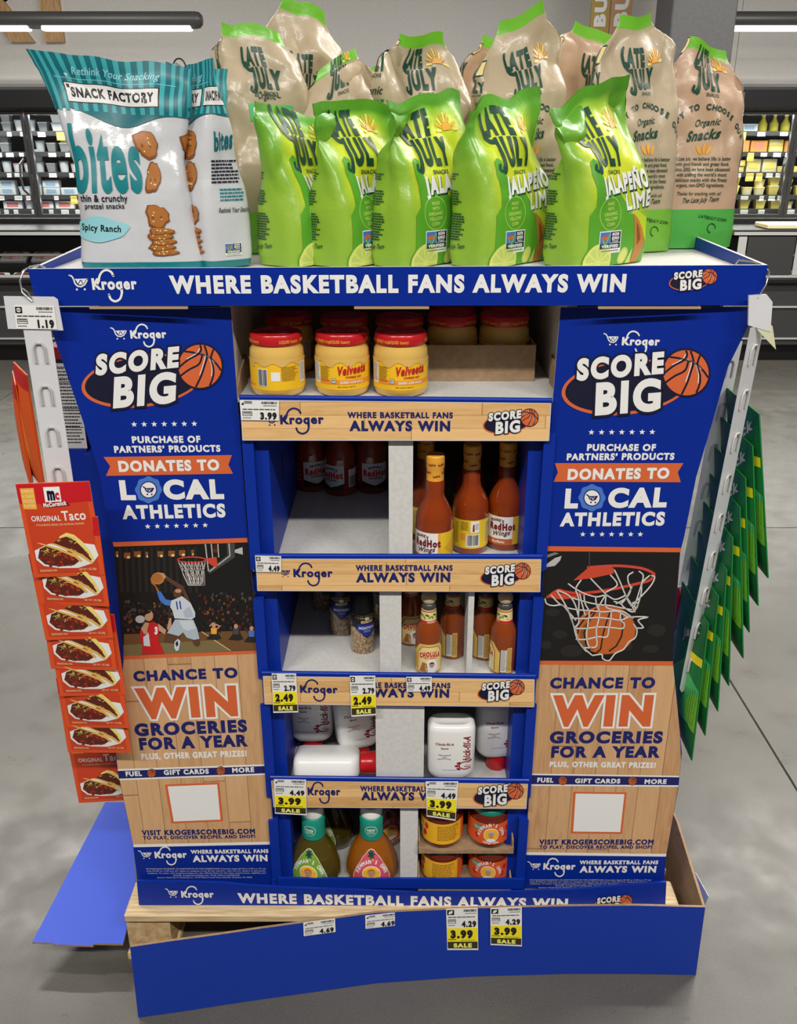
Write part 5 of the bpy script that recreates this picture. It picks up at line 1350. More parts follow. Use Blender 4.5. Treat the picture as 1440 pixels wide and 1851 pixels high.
class Bag:
    """film bag: print coordinates x = distance round the bag from the front's middle, y = height"""

    def __init__(s, W, T, H, seed, puff=1., crumple=.008, lean=(0, 0), nexp=(6, 3), waist=.04, topw=1.04, slant=0, NU=80, NV=46, seal=.055, fold=0, base=.92, pinch=0):
        s.W, s.T, s.H, s.NU, s.NV = W, T, H, NU, NV
        r = random.Random(seed); o = Vector((r.uniform(0, 50), r.uniform(0, 50), r.uniform(0, 50)))
        # section drawn by arc length, corner to corner, so that print keeps to its face at every height
        K = 160; n0 = nexp[0]; cor = (0, K // 8, 3 * K // 8, 5 * K // 8, 7 * K // 8, K)

        def section(a, b, n):
            pr = [(-a * spow(sin(2 * pi * k / K), 2 / n), b * spow(cos(2 * pi * k / K), 2 / n)) for k in range(K + 1)]; ln = [0]
            for k in range(K): ln.append(ln[-1] + sqrt((pr[k + 1][0] - pr[k][0]) ** 2 + (pr[k + 1][1] - pr[k][1]) ** 2))
            return pr, ln
        pr0, ln0 = section(W / 2, T / 2, n0); s.P = ln0[-1]; where = []
        for i in range(NU + 1):
            d = s.P * i / NU; g_ = 0
            while g_ < 4 and ln0[cor[g_ + 1]] < d: g_ += 1
            where.append((g_, (d - ln0[cor[g_]]) / (ln0[cor[g_ + 1]] - ln0[cor[g_]])))
        G = []
        dents = [(r.uniform(-.5, .5) * s.P * .9, r.uniform(.45, .85) * H, r.uniform(.03, .055), r.uniform(.25, 1) * .012) for _ in range(7)]
        for v in range(NV + 1):
            t = v / NV; ts = (t) / (1 - seal)
            if t < .1: b = T / 2 * (base + (1 - base) * sm(t, 0, .1))
            elif t < .42: b = T / 2
            else: b = T / 2 * max(.0, 1 - max(0, (ts - .42) / .58) ** 1.55)
            b = max(b * puff, .0016); a = W / 2 * ((1 - waist * sin(pi * min(1, t * 1.1))) * (1 - t ** 6) + topw * t ** 6)
            if t < .06: a *= .97 + .03 * t / .06
            n = nexp[0] + (nexp[1] - nexp[0]) * sm(t, .1, .9); row = []; a *= 1 - pinch * sm(t, .82, .985); pr, ln = section(a, b, n); j = 0
            for k in range(NU + 1):
                g_, fr = where[k]; d = ln[cor[g_]] + fr * (ln[cor[g_ + 1]] - ln[cor[g_]])
                while j < K - 1 and ln[j + 1] < d: j += 1
                f = min(1, (d - ln[j]) / max(ln[j + 1] - ln[j], 1e-9)); x = pr[j][0] + (pr[j + 1][0] - pr[j][0]) * f; y = pr[j][1] + (pr[j + 1][1] - pr[j][1]) * f; z = t * H
                q = Vector((x * 9, y * 9, z * 7)) + o
                A = crumple * (.22 + .78 * sm(t, .15, .75)) * (1 - .75 * sm(t, .93, 1))
                vd = noise.voronoi(q * 1.25)[0]; d = A * (1 - 2.2 * abs(noise.noise(q))) * .55 + A * 1.5 * (.45 - min(vd[0], 1.)) + A * .5 * (.4 - noise.voronoi(q * 2.9)[0][0])
                S_ = (k / NU - .5) * s.P
                for ds, dz, rad, dp in dents:
                    e = ((S_ - ds) ** 2 + (z - dz) ** 2) / rad ** 2
                    if e < 4: d -= dp * math.exp(-e)
                nx, ny = x / max(a, .01) ** 2, y / max(b, .012) ** 2; l_ = sqrt(nx * nx + ny * ny) or 1; nx /= l_; ny /= l_
                if t > 1 - seal * 1.2: d *= .25
                x2 = x + nx * d * .8; y2 = y + ny * d * min(1, b / .012 + .2)
                wave = noise.noise(Vector((x * 11, t * 2, seed * 3.1))) * .016 * sm(t, .55, 1) * (crumple / .008)
                y2 += wave + lean[1] * t * t; x2 += lean[0] * t * t; z2 = z + slant * x * sm(t, .5, 1) / W + noise.noise(Vector((x * 16, seed * 1.7, 4))) * crumple * 1.1 * sm(t, .6, 1)
                if fold: y2 += fold * sm(t, .78, 1) ** 1.5; z2 -= abs(fold) * .75 * sm(t, .84, 1) ** 2 * (1 + .6 * noise.noise(Vector((x * 14, 2, seed))))
                row.append(Vector((x2, y2, z2)))
            row[NU] = row[0].copy(); G.append(row)
        s.G = G; s.cell = (s.P / NU, H / NV)
        s.Nn = []
        for v in range(NV + 1):
            row = []
            for k in range(NU + 1):
                du = G[v][(k + 1) % NU] - G[v][(k - 1) % NU]; dv = G[min(v + 1, NV)][k] - G[max(v - 1, 0)][k]; nn = du.cross(dv)
                row.append(nn.normalized() if nn.length > 1e-12 else Vector((0, -1, 0)))
            s.Nn.append(row)

    def map(s, x, y, h):
        fu = min(max((x / s.P + .5) * s.NU, 0), s.NU - 1e-6); fv = min(max(y / s.H * s.NV, 0), s.NV - 1e-6); i, j = int(fu), int(fv); a, b = fu - i, fv - j
        g, n = s.G, s.Nn
        p = (g[j][i] * (1 - a) + g[j][i + 1] * a) * (1 - b) + (g[j + 1][i] * (1 - a) + g[j + 1][i + 1] * a) * b
        q = ((n[j][i] * (1 - a) + n[j][i + 1] * a) * (1 - b) + (n[j + 1][i] * (1 - a) + n[j + 1][i + 1] * a) * b).normalized()
        return p + q * h, q

    def mesh(s, mat, parent):
        NU, NV = s.NU, s.NV; mb = MB(); V = [p for r in s.G for p in r]; c = NU + 1
        mb.add(V, [(v * c + k, v * c + k + 1, (v + 1) * c + k + 1, (v + 1) * c + k) for v in range(NV) for k in range(NU)] + [tuple(range(NU - 1, -1, -1))])
        mb.UV = [((k / NU - .5) * s.P, v / NV * .4) for v in range(NV + 1) for k in range(NU + 1)]
        return mb.build('film', mat, parent, False, smooth=0, normals=[n for r in s.Nn for n in r])


def film(name, stops_side, front, rough, fw, coat=.25):
    """printed film: vertical colour ramp on the gussets, another on the front; UV holds metres"""
    m, nt, b, N, L = nodemat(name, rough)
    uv = N('ShaderNodeUVMap'); sp = N('ShaderNodeSeparateXYZ'); L(uv.outputs[0], sp.inputs[0])
    mr = N('ShaderNodeMapRange', i_From_Min=0, i_From_Max=.4); L(sp.outputs['Y'], mr.inputs[0])
    r1 = ramp(N, stops_side); L(mr.outputs[0], r1.inputs[0])
    if front:
        r2 = ramp(N, front); L(mr.outputs[0], r2.inputs[0])
        ab = N('ShaderNodeMath', operation='ABSOLUTE'); L(sp.outputs['X'], ab.inputs[0])
        m2 = N('ShaderNodeMapRange', i_From_Min=fw * .62, i_From_Max=fw * 1.02); L(ab.outputs[0], m2.inputs[0])
        mx = N('ShaderNodeMixRGB'); L(m2.outputs[0], mx.inputs[0]); L(r2.outputs[0], mx.inputs[1]); L(r1.outputs[0], mx.inputs[2]); L(mx.outputs[0], b.inputs['Base Color'])
    else: L(r1.outputs[0], b.inputs['Base Color'])
    tc = N('ShaderNodeTexCoord'); vo = N('ShaderNodeTexVoronoi', i_Scale=34, feature='SMOOTH_F1'); nz = N('ShaderNodeTexNoise', i_Scale=70, i_Detail=3); ad = N('ShaderNodeMath', operation='ADD')
    L(tc.outputs['Object'], vo.inputs['Vector']); L(tc.outputs['Object'], nz.inputs['Vector']); L(vo.outputs['Distance'], ad.inputs[0]); L(nz.outputs['Fac'], ad.inputs[1])
    bp = N('ShaderNodeBump', i_Strength=.14, i_Distance=.006); L(ad.outputs[0], bp.inputs['Height']); L(bp.outputs[0], b.inputs['Normal']); L(bp.outputs[0], b.inputs['Coat Normal'])
    b.inputs['Coat Weight'].default_value = coat; b.inputs['Coat Roughness'].default_value = .18
    return m


greenfilm = film('lime_film', [(0, (140, 182, 58)), (.38, (148, 188, 54)), (.66, (130, 180, 52)), (.9, (98, 166, 46)), (.94, (84, 156, 40))], [(0, (142, 192, 64)), (.35, (176, 212, 56)), (.52, (214, 228, 50)), (.82, (212, 228, 52)), (.91, (150, 202, 58)), (.94, (98, 172, 48))], .36, .085)
tanfilm = film('kraft_film', [(0, (120, 186, 62)), (.19, (120, 186, 62)), (.1925, (190, 172, 144)), (.945, (192, 174, 146)), (.9475, (118, 196, 50)), (1, (118, 196, 50))], None, .36, .08)
peachfilm = film('peach_film', [(0, (84, 176, 76)), (.2, (84, 176, 76)), (.2025, (198, 166, 138)), (.945, (200, 168, 140)), (.9475, (118, 196, 50)), (1, (118, 196, 50))], None, .36, .08)
whitefilm = film('white_film', [(0, (14, 122, 130)), (.036, (14, 122, 130)), (.0385, (208, 210, 214)), (1, (208, 210, 214))], None, .2, .1, .7)


def rays(a, cx, cy, r, l, c1='gold', c2='buttery'):
    for k in range(9):
        t = pi * k / 8; a.poly([(cx + r * .5 * cos(t - .13), cy + r * .5 * sin(t - .13)), (cx + r * .95 * cos(t - .09), cy + r * 1.1 * sin(t - .09)), (cx + r * 1.02 * cos(t), cy + r * 1.18 * sin(t)), (cx + r * .95 * cos(t + .09), cy + r * 1.1 * sin(t + .09)), (cx + r * .5 * cos(t + .13), cy + r * .5 * sin(t + .13))], c1 if k % 2 else c2, l)
    a.ell(cx, cy, r * .42, r * .48, c1, l + 1, a0=0, a1=pi, n=14)
    return a


def late_july(a, x, y, k, col='forest', l=2, vs=1.0):
    """stacked brand lettering: x,y = lower left of the second word, k = letter height, vs = vertical stretch"""
    Y = lambda v: y + v * k * vs
    a.text('LATE', (x, Y(1.22)), (k * 1.75, 0), (0, k * .92 * vs), col, l, .1, fit=True)
    a.text('JULY', (x + .5 * k, y), (k * 1.95, 0), (0, k * .98 * vs), col, l, .1, fit=True)
    a.curve([(x + .1 * k, Y(2.2)), (x + .12 * k, Y(1.35)), (x + .3 * k, Y(1.0)), (x + .55 * k, Y(.92))], .2 * k, col, l + 1)
    a.curve([(x + .62 * k, Y(.6)), (x + .6 * k, Y(0)), (x + .45 * k, Y(-.28)), (x + .25 * k, Y(-.2)), (x + .3 * k, Y(-.02))], .17 * k, col, l + 1)
    T(a, 'SNACKS', x + 1.65 * k, Y(-.42), 1.0 * k, .2 * k, col, l, .03)
    return a


# ---- lime bags
GW, GT, GH = .19, .094, .292
ga = Art()
ga.poly([(-.075, .0), (.075, .0), (.075, .075), (.05, .088), (.02, .108), (-.008, .125), (-.028, .13), (-.042, .14), (-.05, .155), (-.05, .172), (-.058, .178), (-.066, .172), (-.067, .15), (-.062, .13), (-.062, .1), (-.075, .085)], 'green', 0)
ga.poly([(.075, .075), (.05, .088), (.02, .108), (-.002, .122), (.02, .1), (.05, .06), (.075, .035)], 'lime', 1)
late_july(ga, -.066, .166, .034, vs=1.13); rays(ga, .034, .216, .024, 2)
T(ga, 'JALAPEÑO', .02, .121, .124, .03, 'forest', 2, .1, .1); T(ga, 'JALAPEÑO', .018, .124, .124, .03, 'white', 3, .1, .1); T(ga, 'LIME', .052, .0915, .068, .028, 'forest', 2, .06, .1); T(ga, 'LIME', .0505, .094, .068, .028, 'white', 3, .06, .1); T(ga, 'TORTILLA CHIPS', .05, .0855, .056, .005, 'limepulp', 2, .03, .08)
ga.ell(-.028, .087, .0275, .0275, 'limepulp', 2, n=36); ga.ell(-.028, .087, .0264, .0264, 'green', 3, n=36)
for k, t_ in enumerate(('MADE', 'WITH', 'ORGANIC', 'YELLOW', 'CORN')): T(ga, t_, -.028, .1005 - k * .0083, (.018, .017, .035, .032, .02)[k], .0055, 'limepulp', 4, .04, .06)


def nongmo(a, x, y, k, l=3):
    a.rect(x - 1.05 * k, y - .72 * k, x + 1.05 * k, y + .72 * k, 'white', l); a.rect(x - .98 * k, y - .32 * k, x - .02 * k, y + .65 * k, 'medblue', l + 1); a.rect(x, y - .05 * k, x + .98 * k, y + .65 * k, 'darknavy', l + 1)
    T(a, 'NON', x + .48 * k, y + .4 * k, .7 * k, .22 * k, 'white', l + 2, .1); T(a, 'GMO', x + .48 * k, y + .14 * k, .75 * k, .22 * k, 'white', l + 2, .1); T(a, 'Project', x + .48 * k, y - .02 * k, .6 * k, .14 * k, 'white', l + 2, .03)
    a.stroke([(x - .8 * k, y + .3 * k), (x - .5 * k, y - .25 * k), (x - .1 * k, y + .5 * k)], .12 * k, 'lgreen', l + 2); a.ell(x - .62 * k, y + .28 * k, .2 * k, .13 * k, 'orange', l + 3, rot=.7); a.ell(x - .42 * k, y + .3 * k, .17 * k, .12 * k, 'orange', l + 3, rot=-.7)
    a.rect(x - .98 * k, y - .42 * k, x + .98 * k, y - .08 * k, 'forest', l + 2); T(a, 'VERIFIED', x, y - .35 * k, 1.6 * k, .2 * k, 'white', l + 3, .1); lines(a, x - .8 * k, x + .85 * k, y - .6 * k, .1 * k, 1, 'grey', l + 2, .8, ragged=0)
    return a


nongmo(ga, -.026, .04, .026)


def limehalf(a, cx, cy, r, l=2):
    a.ell(cx, cy, r, r, 'green', l, n=32); a.ell(cx, cy, r * .95, r * .95, 'ltlime', l + 1, n=32)
    for k in range(10):
        t = 2 * pi * k / 10; a.poly([(cx + r * .12 * cos(t + .31), cy + r * .12 * sin(t + .31)), (cx + r * .78 * cos(t + .07), cy + r * .78 * sin(t + .07)), (cx + r * .84 * cos(t + .31), cy + r * .84 * sin(t + .31)), (cx + r * .78 * cos(t + .56), cy + r * .78 * sin(t + .56))], 'limepulp', l + 2)
    return a


limehalf(ga, -.05, .006, .034)
ga.poly([(.034, .085), (.048, .074), (.06, .058), (.07, .035), (.06, .012), (.05, -.001), (.036, .0), (.04, .03)], 'chip', 3); ga.poly([(.042, .07), (.05, .06), (.056, .04), (.046, .03)], 'chipdark', 4)
ga.ell(.012, .014, .012, .015, 'limepulp', 2, rot=-.4); ga.ell(.012, .014, .008, .011, 'ltlime', 3, rot=-.4); ga.poly([(.022, .0), (.034, .026), (.036, .0)], 'limepulp', 3)
S1 = -GW / 2 - GT
lines(ga, S1 + .012, S1 + .05, .15, .0042, 3, 'forest', 2, .55, 3); lines(ga, S1 + .012, S1 + .052, .122, .0042, 6, 'forest', 2, .55, 5); lines(ga, S1 + .012, S1 + .056, .085, .0042, 11, 'forest', 2, .55, 6); T(ga, 'Late July Team', S1 + .035, .028, .045, .008, 'forest', 2, .02, .08, .35)
T(ga, 'JALAPEÑO', S1 - .045, .205, .1, .022, 'white', 2, .1); T(ga, 'LIME', S1 - .03, .18, .05, .02, 'white', 2, .06); limehalf(ga, S1 - .012, .155, .013)
T(ga, 'JALAPEÑO', GW / 2 + GT * .5, .16, .07, .016, 'white', 2, .1)


def stand(name, label, cat, group, bag, mat, art, corner_px, py, Y, yaw, zb=None, sc_=1.0):
    """place a bag by the photo column of its front corner nearest the viewer's left"""
    c = at(corner_px, py, Y=Y); f = radians(yaw); d = Vector((cos(f), sin(f), 0)); e = Vector((-sin(f), cos(f), 0))
    ctr = Vector((c.x, Y, 0)) + (d * bag.W / 2 + e * bag.T / 2) * sc_
    t = thing(name, label, cat, (ctr.x, ctr.y, zb or TRAYZ + .002), f, group); t.scale = (sc_, sc_, sc_)
    bag.mesh(mat, t); art.build('film_print', bag, t, False, eps=.0013, step=.00012, rough=.4)
    return t


ga = ga.placed(lambda p: (p[0], p[1] * .93))
GG = 'lime green chip bags along the front of the header tray'
for (cp, Y, yaw, seed, lean, sl, H, lab) in ((533, 1.482, 56, 11, (-.012, .01), -.03, .236, 'lime green chip bag next to the teal snack bags, mostly side on'), (624, 1.474, 53, 23, (-.012, .005), .0, .248, 'lime green chip bag second from the teal snack bags'), (738, 1.468, 50, 35, (-.008, .0), .03, .254, 'lime green chip bag in the middle of the front row'),
                                          (884, 1.468, 48, 47, (.0, .005), .04, .25, 'lime green chip bag with folded top beside the front row end'), (1052, 1.468, 40, 59, (-.03, .01), .06, .262, 'lime green chip bag at the end of the row, front fully showing')):
    bg = Bag(GW, GT, H, seed, crumple=.016, lean=lean, slant=sl, topw=1.02, nexp=(5, 2.8))
    stand('chip_bag', lab, 'chip bag', GG, bg, greenfilm, ga, cp, 420, Y, yaw)

# ---- kraft coloured bags behind
BW, BT, BH = .165, .085, .41


def kraft_art(salt=False):
    a = Art(); fl_ = -.006
    if salt:
        late_july(a, -.035, .268, .027); T(a, '~Organic~', .0, .25, .05, .011, 'forest', 2, .02, 0, .25); a.rect(-.04, .215, .045, .242, 'packlight', 1); T(a, 'SEA SALT', .002, .221, .07, .016, 'white', 2, .06); T(a, 'TORTILLA CHIPS', 0, .2, .06, .008, 'forest', 2, .03)
    else:
        late_july(a, -.04, .265, .028); rays(a, .036, .3, .02, 2)
        s_ = 'HAPPY TO CHOOSE OUR'
        for i, ch in enumerate(s_):
            an = radians(152 - i * 6.9); R_ = .085
            if ch != ' ': a.text(ch, (R_ * cos(an), .148 + R_ * sin(an)), (.0085 * sin(an), -.0085 * cos(an)), (.0085 * cos(an), .0085 * sin(an)), 'forest', 2, .06, align='c')
        T(a, 'Organic', 0, .207, .046, .011, 'forest', 2, .02, .1, .35); T(a, 'Snacks', -.006, .184, .066, .017, 'forest', 2, .05, .1, .4)
        for dx, rt in ((-.01, .6), (0, 0), (.01, -.6)): a.ell(dx, .17 - abs(dx) * .25, .0035, .009, 'gold', 2, rot=rt, n=12)
        for k, t_ in enumerate(('At Late July, we believe life is better', 'with good friends and great food.', 'Since 2003, we have been obsessed', "with crafting the world's most", 'delicious snacks with the finest', 'organic, non-GMO ingredients.')): T(a, t_, -.004, .15 - .0088 * k, (.118, .108, .112, .1, .104, .098)[k], .0062, 'forest', 2, .03)
        T(a, 'Thanks for snacking with us!', -.004, .092, .09, .006, 'forest', 2, .02); T(a, 'The Late July Team', 0, .08, .075, .0085, 'forest', 2, .02, .04, .4)
    T(a, 'LATEJULY.COM', .03, .05, .06, .005, 'forest', 2, .03, -.15); a.stroke([(.03 + .008 * cos(t_), .035 + .008 * sin(t_)) for t_ in [k * .5 for k in range(10)]], .0015, 'forest', 2)
    S = -BW / 2 - BT
    late_july(a, S + .014, .275, .022); T(a, 'Organic', S + .045, .245, .04, .01, 'forest', 2, .02, 0, .3); T(a, 'SEA SALT', S + .045, .228, .05, .011, 'packgreen', 2, .05); a.rect(S + .01, .1, S + .07, .205, 'white', 1); T(a, 'Nutrition Facts', S + .04, .194, .05, .007, 'black', 2, .08); lines(a, S + .014, S + .066, .186, .0055, 14, 'black', 2, .5, 4)
    nongmo(a, S + .03, .325, .012); a.rect(S + .052, .312, S + .066, .336, 'forest', 2); a.rect(S + .054, .314, S + .064, .334, 'cream', 3)
    S = BW / 2; a.poly([(S + .004, .09), (S + .03, .085), (S + .04, .15), (S + .03, .22), (S + .01, .17)], 'lime', 1); a.poly([(S + .01, .1), (S + .03, .1), (S + .03, .2)], 'gold', 2)
    return a


ka = kraft_art().placed(lambda p: (p[0], p[1] * 1.03)); ks = kraft_art(True).placed(lambda p: (p[0], p[1] * 1.02))
BG = 'kraft coloured chip bags behind the lime ones'
for (cp, Y, yaw, seed, film_, art, H, cr, lean, sl, fold, pin, lab) in (
        (424, 1.665, 34, 73, tanfilm, ks, 0.372, .018, (-.01, .01), -.03, .0, .38, 'kraft chip bag with crumpled green top behind the teal snack bags'),
        (480, 1.83, 18, 83, tanfilm, ks, 0.422, .018, (.01, .0), -.04, .0, .5, 'tall kraft chip bag rearmost, its green seal highest of all'),
        (545, 1.71, 30, 89, tanfilm, ka, 0.322, .016, (.02, .01), .06, .0, .5, 'short kraft chip bag peeping over the second lime bag'),
        (604, 1.81, 20, 97, peachfilm, ka, 0.337, .015, (.01, .01), .02, .03, .1, 'peach kraft chip bag showing only its top between kraft ones'),
        (706, 1.69, 22, 101, tanfilm, ka, 0.357, .02, (.0, .02), -.06, .0, .55, 'kraft chip bag with folded top behind the middle lime bag'),
        (838, 1.82, 20, 113, peachfilm, ka, 0.362, .015, (.01, .0), -.03, .0, .4, 'peach kraft chip bag half hidden behind a taller kraft one'),
        (888, 1.68, 24, 127, tanfilm, ka, 0.392, .016, (.0, .01), .08, .0, .55, 'kraft chip bag with pointed green corner over the fourth lime bag'),
        (1010, 1.83, 16, 131, peachfilm, ks, 0.382, .016, (.0, .0), -.06, .0, .45, 'kraft chip bag rearmost between two tall kraft bags'),
        (1098, 1.66, 24, 139, tanfilm, ka, 0.387, .014, (.0, .015), .05, .0, .55, 'tall kraft chip bag with lime bottom behind the last lime bag'),
        (1196, 1.75, 10, 149, peachfilm, ka, 0.347, .014, (.005, .01), -.02, .0, .5, 'peach kraft chip bag with green bottom standing nearest the grey column')):
    bg = Bag(BW, BT, H, seed, crumple=cr * 1.3, lean=lean, slant=sl, fold=fold, topw=.98, NV=50, pinch=pin)
    stand('chip_bag', lab, 'chip bag', BG, bg, film_, art, cp, 300, Y, yaw)

# ---- teal and white pretzel bags
TW, TT, TH = .2, .075, .31
def pretz(a, cx, cy, rx, ry, rot, l=3, sd=1):
    r = random.Random(sd); c, q = cos(rot), sin(rot); Pp = []
    for k in range(22):
        t_ = 2 * pi * k / 22; m_ = 1 + r.uniform(-.1, .1) + .12 * cos(3 * t_); x, y = rx * m_ * cos(t_), ry * m_ * sin(t_); Pp.append((cx + x * c - y * q, cy + x * q + y * c))
    a.poly(Pp, 'pretzeld', l); a.poly([(cx + (x - cx) * .86 + .001, cy + (y - cy) * .86 + .0012) for x, y in Pp], 'pretzel', l + 1)
    for _ in range(4): a.ell(cx + r.uniform(-.5, .5) * rx, cy + r.uniform(-.5, .5) * ry, .0014, .0014, 'cream', l + 2, n=7)
    for s in (-.35, .35): a.ell(cx + s * rx, cy - .1 * ry, rx * .12, ry * .14, 'pretzeld', l + 2, n=8)
    return a


def teal_art(S, X2):
    ta = Art(); P2 = TW + TT * .9
    N_ = 40; wav = [(-P2 + 2 * P2 * k / N_, .236 + .006 * sin(k * .55) - .008 * cos(k * .3)) for k in range(N_ + 1)]
    ta.poly(wav + [(P2, .3296), (-P2, .3296)], 'tealdark', 0)
    for k in range(int(2 * P2 / .016)):
        x = -P2 + .016 * k; ta.poly([(x, .243), (x + .0075, .243), (x + .0075, (.33) - .0006), (x, (.33) - .0006)], 'teallight', 1)
    def banner(x, k):
        ta.rect(x - 1.06 * k, .254, x + 1.06 * k, .283, 'black', 2); ta.rect(x - 1.03 * k, .2555, x + 1.03 * k, .2815, 'paper', 3); T(ta, 'SNACK FACTORY', x, .2625, 1.86 * k, .0145, 'black', 4, .08)
    banner(-.008, .072); T(ta, 'Rethink Your Snacking', .0, .295, .13, .011, 'ltteal', 3, .02, 0, .4); ta.rect(-.095, .288, .095, .2888, 'ltteal', 3)
    ta.text('bites', (-.104, .128), (.13, 0), (.004, .092), 'teal', 2, .05, fit=True)
    T(ta, 'thin & crunchy', -.05, .11, .085, .011, 'darknavy', 2, .03); T(ta, 'pretzel snacks', -.05, .099, .07, .0085, 'darknavy', 2, .02)
    ta.poly([(-.1 + .036 + .052 * cos(t_) * (1 + .08 * sin(5 * t_)), .066 + .019 * sin(t_) * (1 + .12 * cos(4 * t_))) for t_ in [2 * pi * k / 40 for k in range(40)]], 'ltteal', 2); T(ta, 'Spicy Ranch', -.06, .063, .07, .011, 'black', 3, .05, -.05)


    for X in (.04, X2):
        pretz(ta, X, .198, .02, .024, .7, sd=3); pretz(ta, X + .004, .145, .013, .026, -.4, sd=5); pretz(ta, X, .086, .021, .02, .2, sd=7)
        for k in range(5): pretz(ta, X + .002 * (-1) ** k, .028 + .0085 * k, .022, .006, 0, 3 + 2 * k, sd=9 + k)
    banner(S + .065, .05); T(ta, 'bites', S + .06, .19, .05, .03, 'tealdark', 2, .06, .1, .2); lines(ta, S + .03, S + .095, .17, .0055, 7, 'darknavy', 2, .5, 3); lines(ta, S + .045, S + .095, .125, .0055, 4, 'teal', 2, .5, 5); T(ta, 'Rethink Your Snacking', S + .07, .09, .06, .008, 'black', 2, .02, 0, .3); nongmo(ta, S + .06, .03, .014)
    return ta.placed(lambda p: (p[0], p[1] * .93))


ta = teal_art(.13, .125); tb = teal_art(.06, .045).placed(lambda p: (p[0] if p[0] < .0999 or p[1] > .215 else p[0], p[1]))
TG = 'teal and white pretzel snack bags'
def tealbag(cp, Y, yaw, seed, lab, H=TH, W=TW, T_=TT, art=None, cr=.011, lean=(0, .01), sl=-.02, nexp=(4, 2.4), waist=.1, topw=1.12):
    bg = Bag(W, T_, H, seed, crumple=cr, lean=lean, slant=sl, nexp=nexp, waist=waist, topw=topw)
    stand('snack_bag', lab, 'snack bag', TG, bg, whitefilm, art or ta, cp, 400, Y, yaw)
tealbag(126, 1.455, 4, 5, 'teal and white pretzel bag in front, facing forward with its whole front showing', H=.300, waist=.16, topw=1.2, lean=(-.02, .005), sl=-.03)
tealbag(196, 1.575, 10, 19, 'teal and white pretzel bag tucked behind the front one', waist=.06, sl=-.02, H=.304)
tealbag(284, 1.592, -50, 31, 'teal and white pretzel bag turned aside next to the lime bag', H=.3, W=.165, T_=.09, art=tb, waist=.03, sl=.0, lean=(-.01, .0), topw=1.0, nexp=(7, 3.5))
# ================================================================== pallet under the stand
palletm = speckle('pallet_pine', (196, 168, 126), (226, 204, 164), 7, .75, .2, stretch=(2, 26, 26))
osb = speckle('pallet_block_end', (176, 142, 96), (208, 180, 138), 60, .85, .3)
PT = thing('pallet', 'pale pine shipping pallet under the blue display stand', 'pallet', (0, 1.7, 0))
for k in range(5): boxpart('deck_board', PT, palletm, -.565, .585, 1.392 + .125 * k, 1.487 + .125 * k, .106, .126, bev=.003)
for x in (-.52, .01, .54):
    for y in (1.4, 1.66, 1.9): boxpart('block', PT, osb, x - .045, x + .045, y, y + .09, .0165, .1055)
    boxpart('bottom_board', PT, palletm, x - .05, x + .05, 1.395, 1.995, .0, .016)
# ================================================================== blue cardboard skirt round the pallet
skb = MATS['skirtcard']
SK = thing('pallet_skirt', 'plain blue cardboard skirt loosely wrapped round the pallet, bowed outward', 'cardboard skirt', (0, 1.33, 0))
bot = [(250, 1840), (330, 1829), (400, 1818), (480, 1806), (560, 1795), (680, 1778), (850, 1766), (1024, 1761), (1140, 1761), (1257, 1763)]
top = [(235, 1712), (318, 1700), (392, 1690), (474, 1678), (556, 1667), (680, 1650), (855, 1642), (1030, 1638), (1150, 1637), (1274, 1640)]
B_ = [at(*p, Z=0) for p in bot]; T_ = [at(q[0], q[1], Y=b.y) for q, b in zip(top, B_)]
def sheet(name, low, high, th, parent, mats):
    """bent sheet of card: outer face first material, inner face and edges second"""
    n = len(low); mb = MB(); o = Vector(th)
    vs = list(low) + list(high) + [p + o for p in low] + [p + o for p in high]
    f0 = [(i, i + 1, n + i + 1, n + i) for i in range(n - 1)]; mb.add(vs, f0, 0); k = 2 * n
    for i in range(n - 1):
        for f in ((k + i + 1, k + i, k + n + i, k + n + i + 1), (n + i, n + i + 1, k + n + i + 1, k + n + i), (i + 1, i, k + i, k + i + 1)): mb.Fc.append(f); mb.MI.append(1)
    for f in ((0, n, k + n, k), (2 * n - 1, n - 1, k + n - 1, k + 2 * n - 1)): mb.Fc.append(f); mb.MI.append(1)
    return mb.build(name, mats, parent)
B_ = [Vector((p.x, p.y, .001)) for p in B_]
sheet('front_panel', B_, T_, (0, .005, 0), SK, [skb, brown])
e0, e1 = B_[-1], T_[-1]
low = [Vector((e0.x + .001, e0.y + .001, .001)), Vector((.618, 1.6, .001)), Vector((.606, 1.98, .001))]; high = [Vector((e1.x + .001, e0.y + .001, e1.z)), Vector((.628, 1.6, .187)), Vector((.612, 1.98, .187))]
sheet('side_panel', low, high, (-.005, 0, 0), SK, [skb, brown])
FLP = Flat((0, 1.37, .058), (1, 0, 0), (0, 1, .2))
P = [FLP.pt(*FLP.uv(*p)) for p in ((58, 1703), (95, 1704), (97, 1707), (168, 1709), (170, 1705), (222, 1706), (246, 1612), (236, 1450), (190, 1450))]
MB().prism(P, (0, 0, -.005), 0, 1).build('fallen_side_panel', [MATS['flapcard_lit'], brown], SK)

